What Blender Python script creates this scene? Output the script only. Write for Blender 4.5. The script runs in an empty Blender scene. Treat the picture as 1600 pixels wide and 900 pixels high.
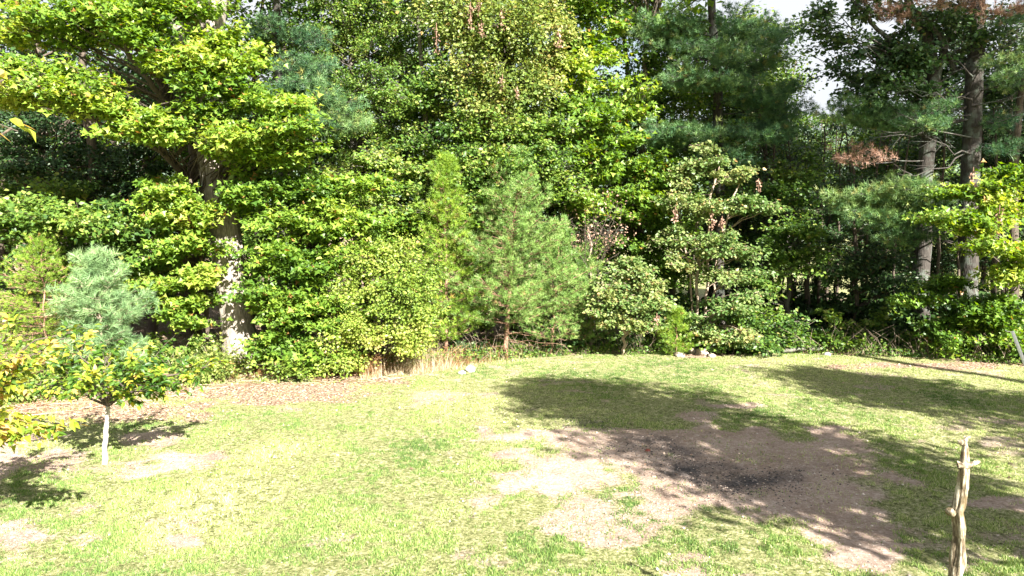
import bpy, math, random
import numpy as np
from mathutils import Vector, noise

random.seed(7)
RNG = np.random.default_rng(7)
C = bpy.context.scene.collection
SC = bpy.context.scene

# ------------------------------------------------------------------ camera
CAMZ = 3.6
FPX = 1101.0            # focal length in pixels of the 1600 px wide photo
PITCH = math.radians(4.7)
cd = bpy.data.cameras.new('camera')
cam = bpy.data.objects.new('camera', cd); C.objects.link(cam)
cam.location = (0, 0, CAMZ)
cam.rotation_euler = (math.radians(90) - PITCH, 0, 0)
cd.sensor_width = 36; cd.lens = 36 * FPX / 1600
cd.clip_start = 0.05; cd.clip_end = 12000
SC.camera = cam

# ------------------------------------------------------------------ sky and sun
SUN_AZ = math.radians(32)      # shadows run this far left of straight ahead
SUN_EL = math.radians(34)
w = bpy.data.worlds.new('World'); SC.world = w; w.use_nodes = True
nt = w.node_tree; bg = nt.nodes['Background']
sky = nt.nodes.new('ShaderNodeTexSky'); sky.sky_type = 'NISHITA'; sky.sun_disc = False
sky.sun_elevation = SUN_EL
sky.sun_rotation = math.radians(180) - SUN_AZ
sky.air_density = 1.3; sky.dust_density = 6; sky.ozone_density = 1.0
wtc = nt.nodes.new('ShaderNodeTexCoord'); wn = nt.nodes.new('ShaderNodeTexNoise'); wn.inputs['Scale'].default_value = 2.2; wn.inputs['Detail'].default_value = 6
nt.links.new(wtc.outputs['Generated'], wn.inputs['Vector'])
wr = nt.nodes.new('ShaderNodeValToRGB'); wr.color_ramp.elements[0].position = .30; wr.color_ramp.elements[1].position = .55; nt.links.new(wn.outputs[0], wr.inputs[0])
wm = nt.nodes.new('ShaderNodeMix'); wm.data_type = 'RGBA'; wm.inputs[7].default_value = (2.9, 3.0, 3.2, 1)       # thin bright cloud
nt.links.new(wr.outputs[0], wm.inputs[0]); nt.links.new(sky.outputs[0], wm.inputs[6])
nt.links.new(wm.outputs[2], bg.inputs[0]); bg.inputs[1].default_value = 0.06
sl = bpy.data.lights.new('sun', 'SUN'); so = bpy.data.objects.new('sun', sl); C.objects.link(so)
sl.energy = 5.0; sl.angle = math.radians(0.53); sl.color = (1.0, 0.94, 0.84)
LD = Vector((-math.sin(SUN_AZ) * math.cos(SUN_EL), math.cos(SUN_AZ) * math.cos(SUN_EL), -math.sin(SUN_EL)))
so.rotation_euler = LD.to_track_quat('-Z', 'Y').to_euler()
SC.view_settings.view_transform = 'Standard'; SC.view_settings.look = 'None'
SC.view_settings.exposure = 2.5; SC.view_settings.gamma = 1
SC.cycles.max_bounces = 6; SC.cycles.diffuse_bounces = 3; SC.cycles.transmission_bounces = 3
SC.cycles.caustics_reflective = False; SC.cycles.caustics_refractive = False

# ------------------------------------------------------------------ photo pixel <-> place
cp, sp = math.cos(PITCH), math.sin(PITCH)
def at(px, py, D):
    u = (px - 800) / FPX; v = (450 - py) / FPX
    Y = cp + v * sp; Z = -sp + v * cp
    s = D / Y
    return np.array([u * s, D, CAMZ + Z * s])
def G(px, py):
    u = (px - 800) / FPX; v = (450 - py) / FPX
    Y = cp + v * sp; Z = -sp + v * cp
    s = -CAMZ / Z
    return np.array([u * s, Y * s, 0.0])
def topx(x, y):
    # ground point -> photo pixel (numpy)
    zc = y * cp + CAMZ * sp
    yc = -CAMZ * cp + y * sp
    return 800 + FPX * x / zc, 450 - FPX * yc / zc

# ------------------------------------------------------------------ value noise
_P = np.random.default_rng(3).random((256, 256))
def vnoise(x, y, s):
    x = np.asarray(x) / s; y = np.asarray(y) / s
    xi = np.floor(x).astype(int); yi = np.floor(y).astype(int)
    fx = x - xi; fy = y - yi
    fx = fx * fx * (3 - 2 * fx); fy = fy * fy * (3 - 2 * fy)
    g = lambda a, b: _P[a % 256, b % 256]
    return (g(xi, yi) * (1 - fx) + g(xi + 1, yi) * fx) * (1 - fy) + (g(xi, yi + 1) * (1 - fx) + g(xi + 1, yi + 1) * fx) * fy
def fbm(x, y, s, o=4):
    r = 0; a = 1; t = 0
    for k in range(o):
        r = r + a * vnoise(x + 17.3 * k, y - 9.1 * k, s / 2 ** k); t += a; a *= .55
    return r / t

# ------------------------------------------------------------------ materials
def newmat(name):
    m = bpy.data.materials.new(name); m.use_nodes = True
    return m, m.node_tree, m.node_tree.nodes['Principled BSDF']
def ramp(nt, stops, fac=None):
    r = nt.nodes.new('ShaderNodeValToRGB')
    e = r.color_ramp.elements
    while len(e) < len(stops): e.new(0.5)
    for k, (p, c) in enumerate(stops):
        e[k].position = p; e[k].color = (*c, 1)
    if fac is not None: nt.links.new(fac, r.inputs[0])
    return r
def attr(nt, name):
    a = nt.nodes.new('ShaderNodeAttribute'); a.attribute_name = name
    return a.outputs['Fac']
def tex(nt, kind, scale, detail=4, rough=.6, vec=None):
    n = nt.nodes.new('ShaderNodeTex' + kind)
    n.inputs['Scale'].default_value = scale
    if kind == 'Noise':
        n.inputs['Detail'].default_value = detail; n.inputs['Roughness'].default_value = rough
    if vec is not None: nt.links.new(vec, n.inputs['Vector'])
    return n
def mix(nt, a, b, fac, mode='MIX'):
    m = nt.nodes.new('ShaderNodeMix'); m.data_type = 'RGBA'; m.blend_type = mode
    for s, v in ((6, a), (7, b), (0, fac)):
        if hasattr(v, 'node'): nt.links.new(v, m.inputs[s])
        elif isinstance(v, tuple): m.inputs[s].default_value = (*v, 1)
        else: m.inputs[s].default_value = v
    return m.outputs[2]
def math_n(nt, op, a, b=0.0, clamp=False):
    m = nt.nodes.new('ShaderNodeMath'); m.operation = op; m.use_clamp = clamp
    for s, v in ((0, a), (1, b)):
        if hasattr(v, 'node'): nt.links.new(v, m.inputs[s])
        else: m.inputs[s].default_value = v
    return m.outputs[0]

def leafmat(name, stops, transl=.38, rough=.45, tcol=None, spec=.4):
    """stops: colour ramp over the per-leaf tint attribute"""
    m, nt, b = newmat(name)
    r = ramp(nt, stops, attr(nt, 'tint'))
    nt.links.new(r.outputs[0], b.inputs['Base Color'])
    b.inputs['Roughness'].default_value = rough
    b.inputs['Specular IOR Level'].default_value = spec
    t = nt.nodes.new('ShaderNodeBsdfTranslucent')
    hs = nt.nodes.new('ShaderNodeHueSaturation'); hs.inputs['Hue'].default_value = .485
    hs.inputs['Saturation'].default_value = 1.15; hs.inputs['Value'].default_value = 1.5
    nt.links.new(r.outputs[0], hs.inputs['Color']); nt.links.new(hs.outputs[0], t.inputs['Color'])
    mx = nt.nodes.new('ShaderNodeMixShader'); mx.inputs[0].default_value = transl
    nt.links.new(b.outputs[0], mx.inputs[1]); nt.links.new(t.outputs[0], mx.inputs[2])
    nt.links.new(mx.outputs[0], nt.nodes['Material Output'].inputs['Surface'])
    return m

LM = {}
LM['maple'] = leafmat('maple_leaf', [(0, (.05, .115, .018)), (.45, (.12, .215, .028)), (.8, (.22, .32, .045)), (.97, (.36, .40, .08)), (1, (.32, .18, .06))])
LM['green'] = leafmat('woodland_leaf', [(0, (.034, .085, .018)), (.5, (.095, .175, .03)), (.85, (.19, .28, .05)), (1, (.28, .27, .09))])
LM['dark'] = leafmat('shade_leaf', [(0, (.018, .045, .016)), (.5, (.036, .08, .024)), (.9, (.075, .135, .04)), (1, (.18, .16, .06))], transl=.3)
LM['yellow'] = leafmat('yellowing_leaf', [(0, (.08, .14, .03)), (.4, (.16, .22, .05)), (.8, (.28, .31, .09)), (1, (.38, .27, .10))])
LM['pale'] = leafmat('pale_leaf', [(0, (.07, .14, .035)), (.4, (.15, .22, .07)), (.8, (.27, .30, .11)), (1, (.40, .28, .14))])
LM['cherry'] = leafmat('cherry_leaf', [(0, (.03, .085, .015)), (.4, (.08, .16, .02)), (.65, (.22, .29, .03)), (.9, (.48, .46, .06)), (1, (.52, .34, .14))], transl=.42)
LM['vine'] = leafmat('vine_leaf', [(0, (.09, .16, .025)), (.5, (.20, .28, .045)), (.9, (.33, .38, .09)), (1, (.36, .24, .10))])
LM['brown'] = leafmat('dead_leaf', [(0, (.15, .085, .06)), (.6, (.27, .165, .12)), (1, (.38, .26, .19))], transl=.15, rough=.7)
LM['whitepine'] = leafmat('white_pine_needle', [(0, (.03, .085, .045)), (.5, (.08, .165, .06)), (.9, (.18, .27, .085)), (1, (.25, .25, .08))], transl=.2, rough=.5)
LM['bluepine'] = leafmat('blue_pine_needle', [(0, (.09, .17, .07)), (.5, (.17, .28, .12)), (1, (.28, .39, .17))], transl=.22, rough=.5)
LM['yelpine'] = leafmat('scrub_pine_needle', [(0, (.08, .16, .02)), (.5, (.17, .28, .03)), (.93, (.28, .38, .05)), (1, (.32, .22, .06))], transl=.25, rough=.5)
LM['midpine'] = leafmat('young_pine_needle', [(0, (.07, .15, .035)), (.5, (.15, .26, .06)), (.95, (.24, .34, .10)), (1, (.28, .20, .08))], transl=.22, rough=.5)
LM['grass'] = leafmat('grass_blade', [(0, (.05, .11, .025)), (.35, (.13, .22, .05)), (.65, (.29, .36, .11)), (1, (.56, .53, .32))], transl=.3, rough=.6)
LM['straw'] = leafmat('dry_grass', [(0, (.26, .20, .11)), (.5, (.48, .38, .24)), (1, (.66, .56, .44))], transl=.3, rough=.7)
LM['rust'] = leafmat('rusty_stalk', [(0, (.16, .07, .03)), (.5, (.28, .13, .06)), (1, (.20, .20, .05))], transl=.2, rough=.7)
LM['litter'] = leafmat('leaf_litter', [(0, (.15, .09, .06)), (.5, (.34, .24, .17)), (1, (.58, .46, .36))], transl=.05, rough=.8, spec=.2)

def bark(name, dark, light, moss=None, scale=1.0):
    m, nt, b = newmat(name)
    tc = nt.nodes.new('ShaderNodeTexCoord'); mp = nt.nodes.new('ShaderNodeMapping')
    mp.inputs['Scale'].default_value = (14 * scale, 14 * scale, 2.6 * scale)
    nt.links.new(tc.outputs['Object'], mp.inputs[0])
    n = tex(nt, 'Noise', 1.6, 8, .7, mp.outputs[0])
    v = tex(nt, 'Voronoi', 1.5, vec=mp.outputs[0]); v.feature = 'DISTANCE_TO_EDGE'
    r = ramp(nt, [(.3, dark), (.68, light)], n.outputs[0])
    rv = ramp(nt, [(0, (.45, .45, .45)), (.22, (1, 1, 1))], v.outputs[0])
    col = mix(nt, r.outputs[0], rv.outputs[0], .6, 'MULTIPLY')
    if moss:
        n2 = tex(nt, 'Noise', 3.0, 5, .6, tc.outputs['Object'])
        rr = ramp(nt, [(.5, (0, 0, 0)), (.62, (1, 1, 1))], n2.outputs[0])
        col = mix(nt, col, moss, rr.outputs[0])
    nt.links.new(col, b.inputs['Base Color']); b.inputs['Roughness'].default_value = .9
    bp = nt.nodes.new('ShaderNodeBump'); bp.inputs['Strength'].default_value = .8; bp.inputs['Distance'].default_value = .02
    nt.links.new(math_n(nt, 'ADD', n.outputs[0], v.outputs[0]), bp.inputs['Height'])
    nt.links.new(bp.outputs[0], b.inputs['Normal'])
    return m
BK = {
 'oak': bark('oak_bark', (.11, .09, .075), (.40, .355, .31)),
 'brown': bark('brown_bark', (.04, .03, .022), (.14, .11, .085)),
 'grey': bark('grey_bark', (.05, .045, .04), (.17, .15, .13), (.12, .13, .10)),
 'pinebark': bark('pine_bark', (.018, .015, .013), (.07, .06, .052), (.09, .105, .09)),
 'redpine': bark('young_pine_bark', (.16, .08, .05), (.36, .22, .15)),
 'lightbark': bark('pale_bark', (.26, .19, .14), (.46, .37, .29)),
 'paint': bark('whitewashed_bark', (.26, .23, .19), (.68, .65, .60), scale=1.5),
}

# ------------------------------------------------------------------ mesh helpers
class MB:
    def __init__(s): s.V = []; s.F = []; s.T = []; s.n = 0
    def add(s, v, f, t=.5):
        v = np.asarray(v, float).reshape(-1, 3); f = np.asarray(f, int).reshape(-1, 3)
        s.V.append(v); s.F.append(f + s.n); s.n += len(v)
        s.T.append(np.full(len(v), t) if np.isscalar(t) else np.asarray(t, float))
    def tube(s, pts, rad, sides=6, cap=True, wob=None, tint=.5):
        P = np.asarray(pts, float); R = np.asarray(rad, float)
        if R.ndim == 0: R = np.full(len(P), float(R))
        T = np.gradient(P, axis=0); T /= np.linalg.norm(T, axis=1)[:, None] + 1e-9
        ref = np.array([.31, .95, .05]) if abs(T[0][2]) > .6 else np.array([.05, .1, 1.0])
        A = np.cross(T, ref); A /= np.linalg.norm(A, axis=1)[:, None] + 1e-9
        B = np.cross(T, A)
        th = np.linspace(0, 2 * np.pi, sides, endpoint=False)
        rr = R[:, None] * np.ones((1, sides))
        if wob is not None: rr = rr * wob(P[:, 2], th)
        V = P[:, None, :] + rr[:, :, None] * (np.cos(th)[None, :, None] * A[:, None, :] + np.sin(th)[None, :, None] * B[:, None, :])
        n = len(P); V = V.reshape(-1, 3)
        i = np.arange(n - 1)[:, None] * sides; j = np.arange(sides)[None, :]; j2 = (j + 1) % sides
        a = i + j; b = i + j2; c = i + sides + j2; d = i + sides + j
        F = np.concatenate([np.stack([a, b, c], -1).reshape(-1, 3), np.stack([a, c, d], -1).reshape(-1, 3)])
        if cap:
            V = np.vstack([V, P[-1:]]); k = len(V) - 1; o = (n - 1) * sides
            F = np.vstack([F, np.stack([o + np.arange(sides), o + (np.arange(sides) + 1) % sides, np.full(sides, k)], -1)])
        s.add(V, F, tint)
    def build(s, name, mat, parent=None, origin=None, smooth=True, kind=None):
        V = np.vstack(s.V); F = np.vstack(s.F); T = np.concatenate(s.T)
        if origin is not None: V = V - np.asarray(origin)
        me = bpy.data.meshes.new(name)
        me.vertices.add(len(V)); me.vertices.foreach_set('co', V.astype(np.float32).ravel())
        me.loops.add(len(F) * 3); me.loops.foreach_set('vertex_index', F.astype(np.int32).ravel())
        me.polygons.add(len(F)); me.polygons.foreach_set('loop_start', np.arange(0, len(F) * 3, 3, dtype=np.int32))
        me.update(calc_edges=True)
        a = me.attributes.new('tint', 'FLOAT', 'POINT'); a.data.foreach_set('value', T.astype(np.float32))
        if smooth: me.polygons.foreach_set('use_smooth', np.ones(len(F), bool))
        me.materials.append(mat)
        o = bpy.data.objects.new(name, me); C.objects.link(o)
        if parent: o.parent = parent
        if kind: o['kind'] = kind
        return o

def thing(name, label, cat, loc=(0, 0, 0), group=None):
    o = bpy.data.objects.new(name, None); C.objects.link(o); o.location = [float(a) for a in loc]
    o.empty_display_size = .2
    o['label'] = label; o['category'] = cat
    if group: o['group'] = group
    return o
def tag(o, label, cat, group=None):
    o['label'] = label; o['category'] = cat
    if group: o['group'] = group
    return o
def dup(root, loc, rz, scale, label=None, group=None):
    r = root.copy(); C.objects.link(r); r.location = [float(a) for a in loc]; r.rotation_euler = (0, 0, rz); r.scale = scale
    if label: r['label'] = label
    if group: r['group'] = group
    for ch in list(root.children):
        c = ch.copy(); C.objects.link(c); c.parent = r
    return r

# ------------------------------------------------------------------ leaf templates (x: across, y: along, z: normal)
def fan(pts, z):
    v = [(0, 0, 0)] + [(x, y, z * abs(x) * 2) for x, y in pts]
    f = [(0, k, k + 1) for k in range(1, len(v) - 1)]
    return np.array(v, float), np.array(f)
TP = {}
TP['maple'] = fan([(.62, .22), (.26, .42), (0, 1.0), (-.26, .42), (-.62, .22)], .18)
TP['simple'] = (np.array([(0, 0, 0), (.33, .45, .10), (0, 1, -.06), (-.33, .45, .10)], float), np.array([(0, 1, 2), (0, 2, 3)]))
TP['broad'] = (np.array([(0, 0, 0), (.40, .30, .12), (.22, .82, .05), (0, 1.02, -.05), (-.22, .82, .05), (-.40, .30, .12)], float), np.array([(0, 1, 2), (0, 2, 3), (0, 3, 4), (0, 4, 5)]))
TP['cherry'] = (np.array([(0, 0, 0), (.20, .22, .09), (.25, .55, .08), (0, 1.05, -.16), (-.25, .55, .08), (-.20, .22, .09), (0, .5, -.02)], float),
                np.array([(0, 1, 6), (1, 2, 6), (2, 3, 6), (3, 4, 6), (4, 5, 6), (5, 0, 6)]))
def tuft_tp(n, spread, wd, seed=1, L=1.0):
    r = np.random.default_rng(seed); V = []; F = []
    for k in range(n):
        a = r.random() * 6.283; e = spread * (.25 + .75 * r.random() ** .6)
        d = np.array([math.sin(e) * math.cos(a), math.cos(e), math.sin(e) * math.sin(a)])
        l = L * r.uniform(.75, 1.1)
        sd = np.cross(d, r.normal(size=3)); sd /= np.linalg.norm(sd)
        o = np.array([0, r.uniform(-.45, .15), 0])
        b = len(V); V += [o - sd * wd, o + sd * wd, o + d * l - np.array([0, 0, .12 * l * math.sin(e)])]; F.append((b, b + 1, b + 2))
    return np.array(V), np.array(F)
TP['wide'] = (np.array([(0, 0, 0), (.38, .42, .12), (0, 1, -.06), (-.38, .42, .12)], float), np.array([(0, 1, 2), (0, 2, 3)]))
TP['tuft'] = tuft_tp(14, 1.1, .05)
TP['tuftfine'] = tuft_tp(26, 1.25, .03, 2)
TP['tuftlong'] = tuft_tp(14, .9, .05, 3)

def norm(a): return a / (np.linalg.norm(a, axis=-1, keepdims=True) + 1e-9)
def scatter(mb, tp, pos, axis, nrm, size, tint):
    tv, tf = TP[tp]; n = len(pos)
    if n == 0: return
    y = norm(axis); z = norm(nrm - (nrm * y).sum(1, keepdims=True) * y); x = np.cross(y, z)
    s = np.asarray(size).reshape(-1, 1, 1) * np.ones((n, 1, 1))
    V = pos[:, None, :] + s * (tv[None, :, 0:1] * x[:, None, :] + tv[None, :, 1:2] * y[:, None, :] + tv[None, :, 2:3] * z[:, None, :])
    F = tf[None] + (np.arange(n) * len(tv))[:, None, None]
    mb.add(V.reshape(-1, 3), F.reshape(-1, 3), np.repeat(tint, len(tv)))

SPECIES = {   # template, leaf size, leaves per pad, pad radius, flatness, material, bark
 'maple':  dict(tp='maple', s=.125, n=215, r=.60, flat=.25, mat='maple', bark='brown', up=.75),
 'green':  dict(tp='wide', s=.11, n=200, r=.55, flat=.30, mat='green', bark='grey', up=.6),
 'small':  dict(tp='wide', s=.075, n=240, r=.45, flat=.40, mat='green', bark='grey', up=.5),
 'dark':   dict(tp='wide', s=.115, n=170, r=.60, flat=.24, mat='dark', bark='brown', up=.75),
 'yellow': dict(tp='simple', s=.11, n=230, r=.48, flat=1.15, mat='yellow', bark='brown', up=.3),
 'tulip':  dict(tp='maple', s=.15, n=120, r=.5, flat=.35, mat='maple', bark='grey', up=.5),
 'pale':   dict(tp='broad', s=.095, n=170, r=.38, flat=.30, mat='pale', bark='lightbark', up=.55),
 'vine':   dict(tp='wide', s=.075, n=260, r=.42, flat=.55, mat='vine', bark='brown', up=.3),
 'top':    dict(tp='wide', s=.26, n=42, r=1.1, flat=.4, mat='green', bark='grey', up=.5),
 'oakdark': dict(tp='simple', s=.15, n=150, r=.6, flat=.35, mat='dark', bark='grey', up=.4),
}
OUT = np.array([.4, -.75, .3])
def pad_leaves(mb, wd, rng, c, start, sp, rad, clump, leafscale=1.0, dens=1.0):
    """one spray of foliage: a fan of twigs round c, leaves along each"""
    k = max(4, int(7 * rad / sp['r']))
    root = c + (start - c) * min(.6, rad * .9 / (np.linalg.norm(start - c) + 1e-6))
    d = rng.normal(size=(k, 3)); d = norm(d) * rng.uniform(.45, 1.45, (k, 1)) * rad
    d[:, 2] *= sp['flat']
    hor = np.hypot(d[:, 0], d[:, 1]); d[:, 2] -= .12 * hor ** 2 / max(rad, .1)
    tips = c + d
    n = int(sp['n'] * dens * rng.uniform(.75, 1.2))
    ti = rng.integers(0, k, n); t = rng.uniform(.15, 1.05, n)[:, None]
    base = root + (tips[ti] - root) * t
    lat = rng.normal(size=(n, 3)) * rad * .19; lat[:, 2] *= (.3 + sp['flat'])
    pos = base + lat
    dirs = norm(tips[ti] - root)
    ax = dirs * .7 + rng.normal(size=(n, 3)) * .6 + norm(lat) * .5; ax[:, 2] = ax[:, 2] * .5 - .28
    up = np.array([0, 0, 1.0]) * sp['up'] + OUT * .6
    nm = up + rng.normal(size=(n, 3)) * .5
    tint = np.clip(clump + rng.normal(size=n) * .2, 0, .93)
    od = rng.random(n) < .012; tint[od] = 1
    scatter(mb, sp['tp'], pos, ax, nm, sp['s'] * leafscale * rng.uniform(.45, 1.3, n), tint)
    if wd is not None:
        for q in range(min(k, 6)):
            m = (root + tips[q]) / 2 + rng.normal(size=3) * .04 * rad
            wd.tube([root, tips[q]], [.009, .003], 3, cap=False)

def limb(wd, rng, a, b, r0, r1, sag=.1, sides=5):
    n = 6; t = np.linspace(0, 1, n)[:, None]; L = np.linalg.norm(b - a)
    P = a + (b - a) * t
    P[:, 2] += (np.sin(t[:, 0] * np.pi)) * L * sag
    P[1:-1] += rng.normal(size=(n - 2, 3)) * L * .025
    wd.tube(P, r0 + (r1 - r0) * t[:, 0] ** .8, sides)

def trunk_line(pts, n=14, rng=None, wob=.03):
    P = np.array([p[:3] for p in pts], float); R = np.array([p[3] for p in pts], float)
    L = np.concatenate([[0], np.cumsum(np.linalg.norm(np.diff(P, axis=0), axis=1))])
    t = np.linspace(0, L[-1], n)
    Q = np.stack([np.interp(t, L, P[:, k]) for k in range(3)], -1)
    if rng is not None:
        Q[1:, :2] += rng.normal(size=(n - 1, 2)) * wob
    return Q, np.interp(t, L, R)

def fill_masses(masses, rng, sp, px=True):
    """masses: (px, py, rx, ry, D, pads) -> list of pad centres"""
    out = []
    for m in masses:
        px_, py_, rx, ry, D, n = m[:6]
        c = at(px_, py_, D); sx = rx * D / FPX; sz = (ry + 3) * 1.05 * D / FPX; sy = m[6] if len(m) > 6 else max(.5, sx * .7)
        cl = rng.uniform(.25, .68)
        for k in range(n):
            d = rng.normal(size=3); d /= np.linalg.norm(d)
            d *= rng.uniform(.35, 1.0) ** .6
            if d[1] > 0 and rng.random() < .4: d[1] *= -1
            out.append((c + d * np.array([sx, sy, sz]), cl + rng.normal() * .11))
    return out

def broadleaf(name, label, cat, trunks, masses, species, seed, group=None, top=None, padscale=1.0, dens=1.0, leafscale=1.0, tshift=0.0, wob=.03, barkmat=None):
    """trunks: list of polylines of (x,y,z,r); first begins at the base"""
    rng = np.random.default_rng(seed); sp = SPECIES[species]
    base = np.array(trunks[0][0][:3]); base[2] = 0
    T = thing(name, label, cat, base, group)
    bm = BK[barkmat or sp['bark']]
    allQ = []; 
    for k, tr in enumerate(trunks):
        w_ = MB(); Q, R = trunk_line(tr, 16, rng, wob)
        w_.tube(Q, R, 10); allQ.append((Q, R))
        w_.build('trunk', bm, T, base)
    crown = MB(); wood = MB()
    pads = fill_masses(masses, rng, sp)
    Qa = np.vstack([q for q, _ in allQ]); Ra = np.concatenate([r for _, r in allQ])
    for c, cl in pads:
        hd = np.hypot(Qa[:, 0] - c[0], Qa[:, 1] - c[1])
        want = c[2] - .45 * hd
        cost = np.abs(Qa[:, 2] - want) + hd * .3 + (Qa[:, 2] < .4) * 5
        i = int(np.argmin(cost)); a = Qa[i]
        L = np.linalg.norm(c - a)
        limb(wood, rng, a, c, min(Ra[i] * .5, .008 + .007 * L), .008, sag=.05)
        pad_leaves(crown, wood, rng, c, a, sp, sp['r'] * padscale * rng.uniform(.75, 1.25), np.clip(cl + tshift, .1, .9), leafscale, dens)
    if top:
        st = SPECIES['top']; z0, z1, R, n = top; ct = Qa[np.argmax(Qa[:, 2])]
        for k in range(n):
            a_ = rng.random() * 6.283; rr = R * rng.random() ** .5; z = rng.uniform(z0, z1)
            rr *= 1 - .45 * (z - z0) / (z1 - z0)
            c = np.array([ct[0] + rr * math.cos(a_), ct[1] + rr * math.sin(a_), z])
            i = int(np.argmin(np.abs(Qa[:, 2] - (z - .4 * rr)))); limb(wood, rng, Qa[i], c, .04, .015)
            o_ = dict(st); pad_leaves(crown, None, rng, c, Qa[i], o_, 1.1, .4)
    wood.build('branches', bm, T, base, kind='stuff')
    crown.build('crown', LM[sp['mat']], T, base, smooth=False, kind='stuff')
    return T

def needles(mb, rng, P, ax, size, clump, tp='tuft'):
    n = len(P)
    tint = np.clip(clump + rng.normal(size=n) * .17, 0, .95)
    tint[rng.random(n) < .015] = 1
    scatter(mb, tp, P, ax, rng.normal(size=(n, 3)), size * rng.uniform(.8, 1.2, n), tint)

def bough(mb, wd, rng, a, tip, width, size, clump, tp='tuft', step=.11, thick=.10, r0=.02, bare=.25, upc=.5):
    """a conifer bough: a limb with side twigs in a drooping plate, tufts pointing out and up"""
    n = 7; t = np.linspace(0, 1, n)[:, None]; L = np.linalg.norm(tip - a)
    P = a + (tip - a) * t; P[:, 2] -= np.sin(t[:, 0] * np.pi) * L * .06
    wd.tube(P, np.linspace(r0, .006, n), 5)
    d = (tip - a) / L; side = np.cross(d, [0, 0, 1]); side /= np.linalg.norm(side) + 1e-9
    pts = []; axs = []
    m = max(5, int(L * (1 - bare) / .13))
    for k in range(m):
        f = bare + (1 - bare) * (k + rng.random()) / m
        p = a + (tip - a) * f; p[2] -= math.sin(f * math.pi) * L * .06
        for s in (-1, 1):
            l = width * (1.05 - abs(f - .62) * 1.25) * rng.uniform(.6, 1.15)
            if l < .08: l = .08
            dr = norm(side * s + d * rng.uniform(.5, 1.1) + np.array([0, 0, rng.normal() * .22]))
            q = p + dr * l
            if l > .2: wd.tube([p, q], [.006, .003], 3, cap=False)
            mm = max(2, int(l / step))
            for j in range(mm):
                g = (j + 1) / mm
                pts.append(p + dr * l * g + rng.normal(size=3) * np.array([.04, .04, thick * .5])); axs.append(dr * .8 + d * .25 + np.array([0, 0, upc]) + rng.normal(size=3) * .3)
    pts.append(tip); axs.append(d + np.array([0, 0, .3]))
    needles(mb, rng, np.array(pts), np.array(axs), size, clump, tp)

def conifer(name, label, base, H, R, seed, mat, barkmat, size=.12, tp='tuft', whorl=.3, nper=5, lo=.15, r0=.05, lean=(0, 0), shape=.9, width=.35, elev=.25, group=None, cat='pine tree', step=.11, density=1.0, zmax=None, dead=0, irregular=.2):
    rng = np.random.default_rng(seed); base = np.array(base, float)
    T = thing(name, label, cat, base, group)
    top = base + np.array([lean[0], lean[1], H])
    Q, Rr = trunk_line([(*base, r0), (*(base * .6 + top * .4), r0 * .75), (*top, .008)], 16, rng, .02)
    tr = MB(); tr.tube(Q, Rr, 9); tr.build('trunk', BK[barkmat], T, base)
    wd = MB(); cr = MB()
    z = H * lo; ph = rng.random() * 6
    while z < H * .985:
        f = z / H
        rad = R * (1 - ((f - lo) / (1 - lo)) ** (1 / shape)) * (.7 + .3 * min(1, (f - lo) / .12 + .3)) + .12
        c = np.array([np.interp(z, Q[:, 2], Q[:, k]) for k in range(3)])
        ph += 1.1
        for k in range(nper):
            if rng.random() > density: continue
            a_ = ph + k * 6.283 / nper + rng.normal() * .25
            l = rad * rng.uniform(1 - irregular * 1.6, 1 + irregular)
            e = elev + .9 * f ** 3
            tip = c + np.array([math.cos(a_) * l, math.sin(a_) * l, l * e + rng.normal() * .05])
            bough(cr, wd, rng, c, tip, min(width, l * .55), size, rng.uniform(.3, .7), tp, step, r0=max(.008, r0 * .3 * (1 - f)), bare=.18)
        z += whorl * rng.uniform(.7, 1.2) * (1 - .3 * f)
    needles(cr, rng, np.array([top] * 6), rng.normal(size=(6, 3)) * .3 + np.array([0, 0, 1]), size, .6, tp)
    for k in range(dead):
        zz = rng.uniform(.05, lo) * H; a_ = rng.random() * 6.283; l = rng.uniform(.3, .9) * R
        c = np.array([np.interp(zz, Q[:, 2], Q[:, j]) for j in range(3)])
        limb(wd, rng, c, c + np.array([math.cos(a_) * l, math.sin(a_) * l, -.05 * l]), .012, .004, 0, 4)
    wd.build('branches', BK[barkmat], T, base, kind='stuff')
    cr.build('crown', LM[mat], T, base, smooth=False, kind='stuff')
    return T

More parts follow.
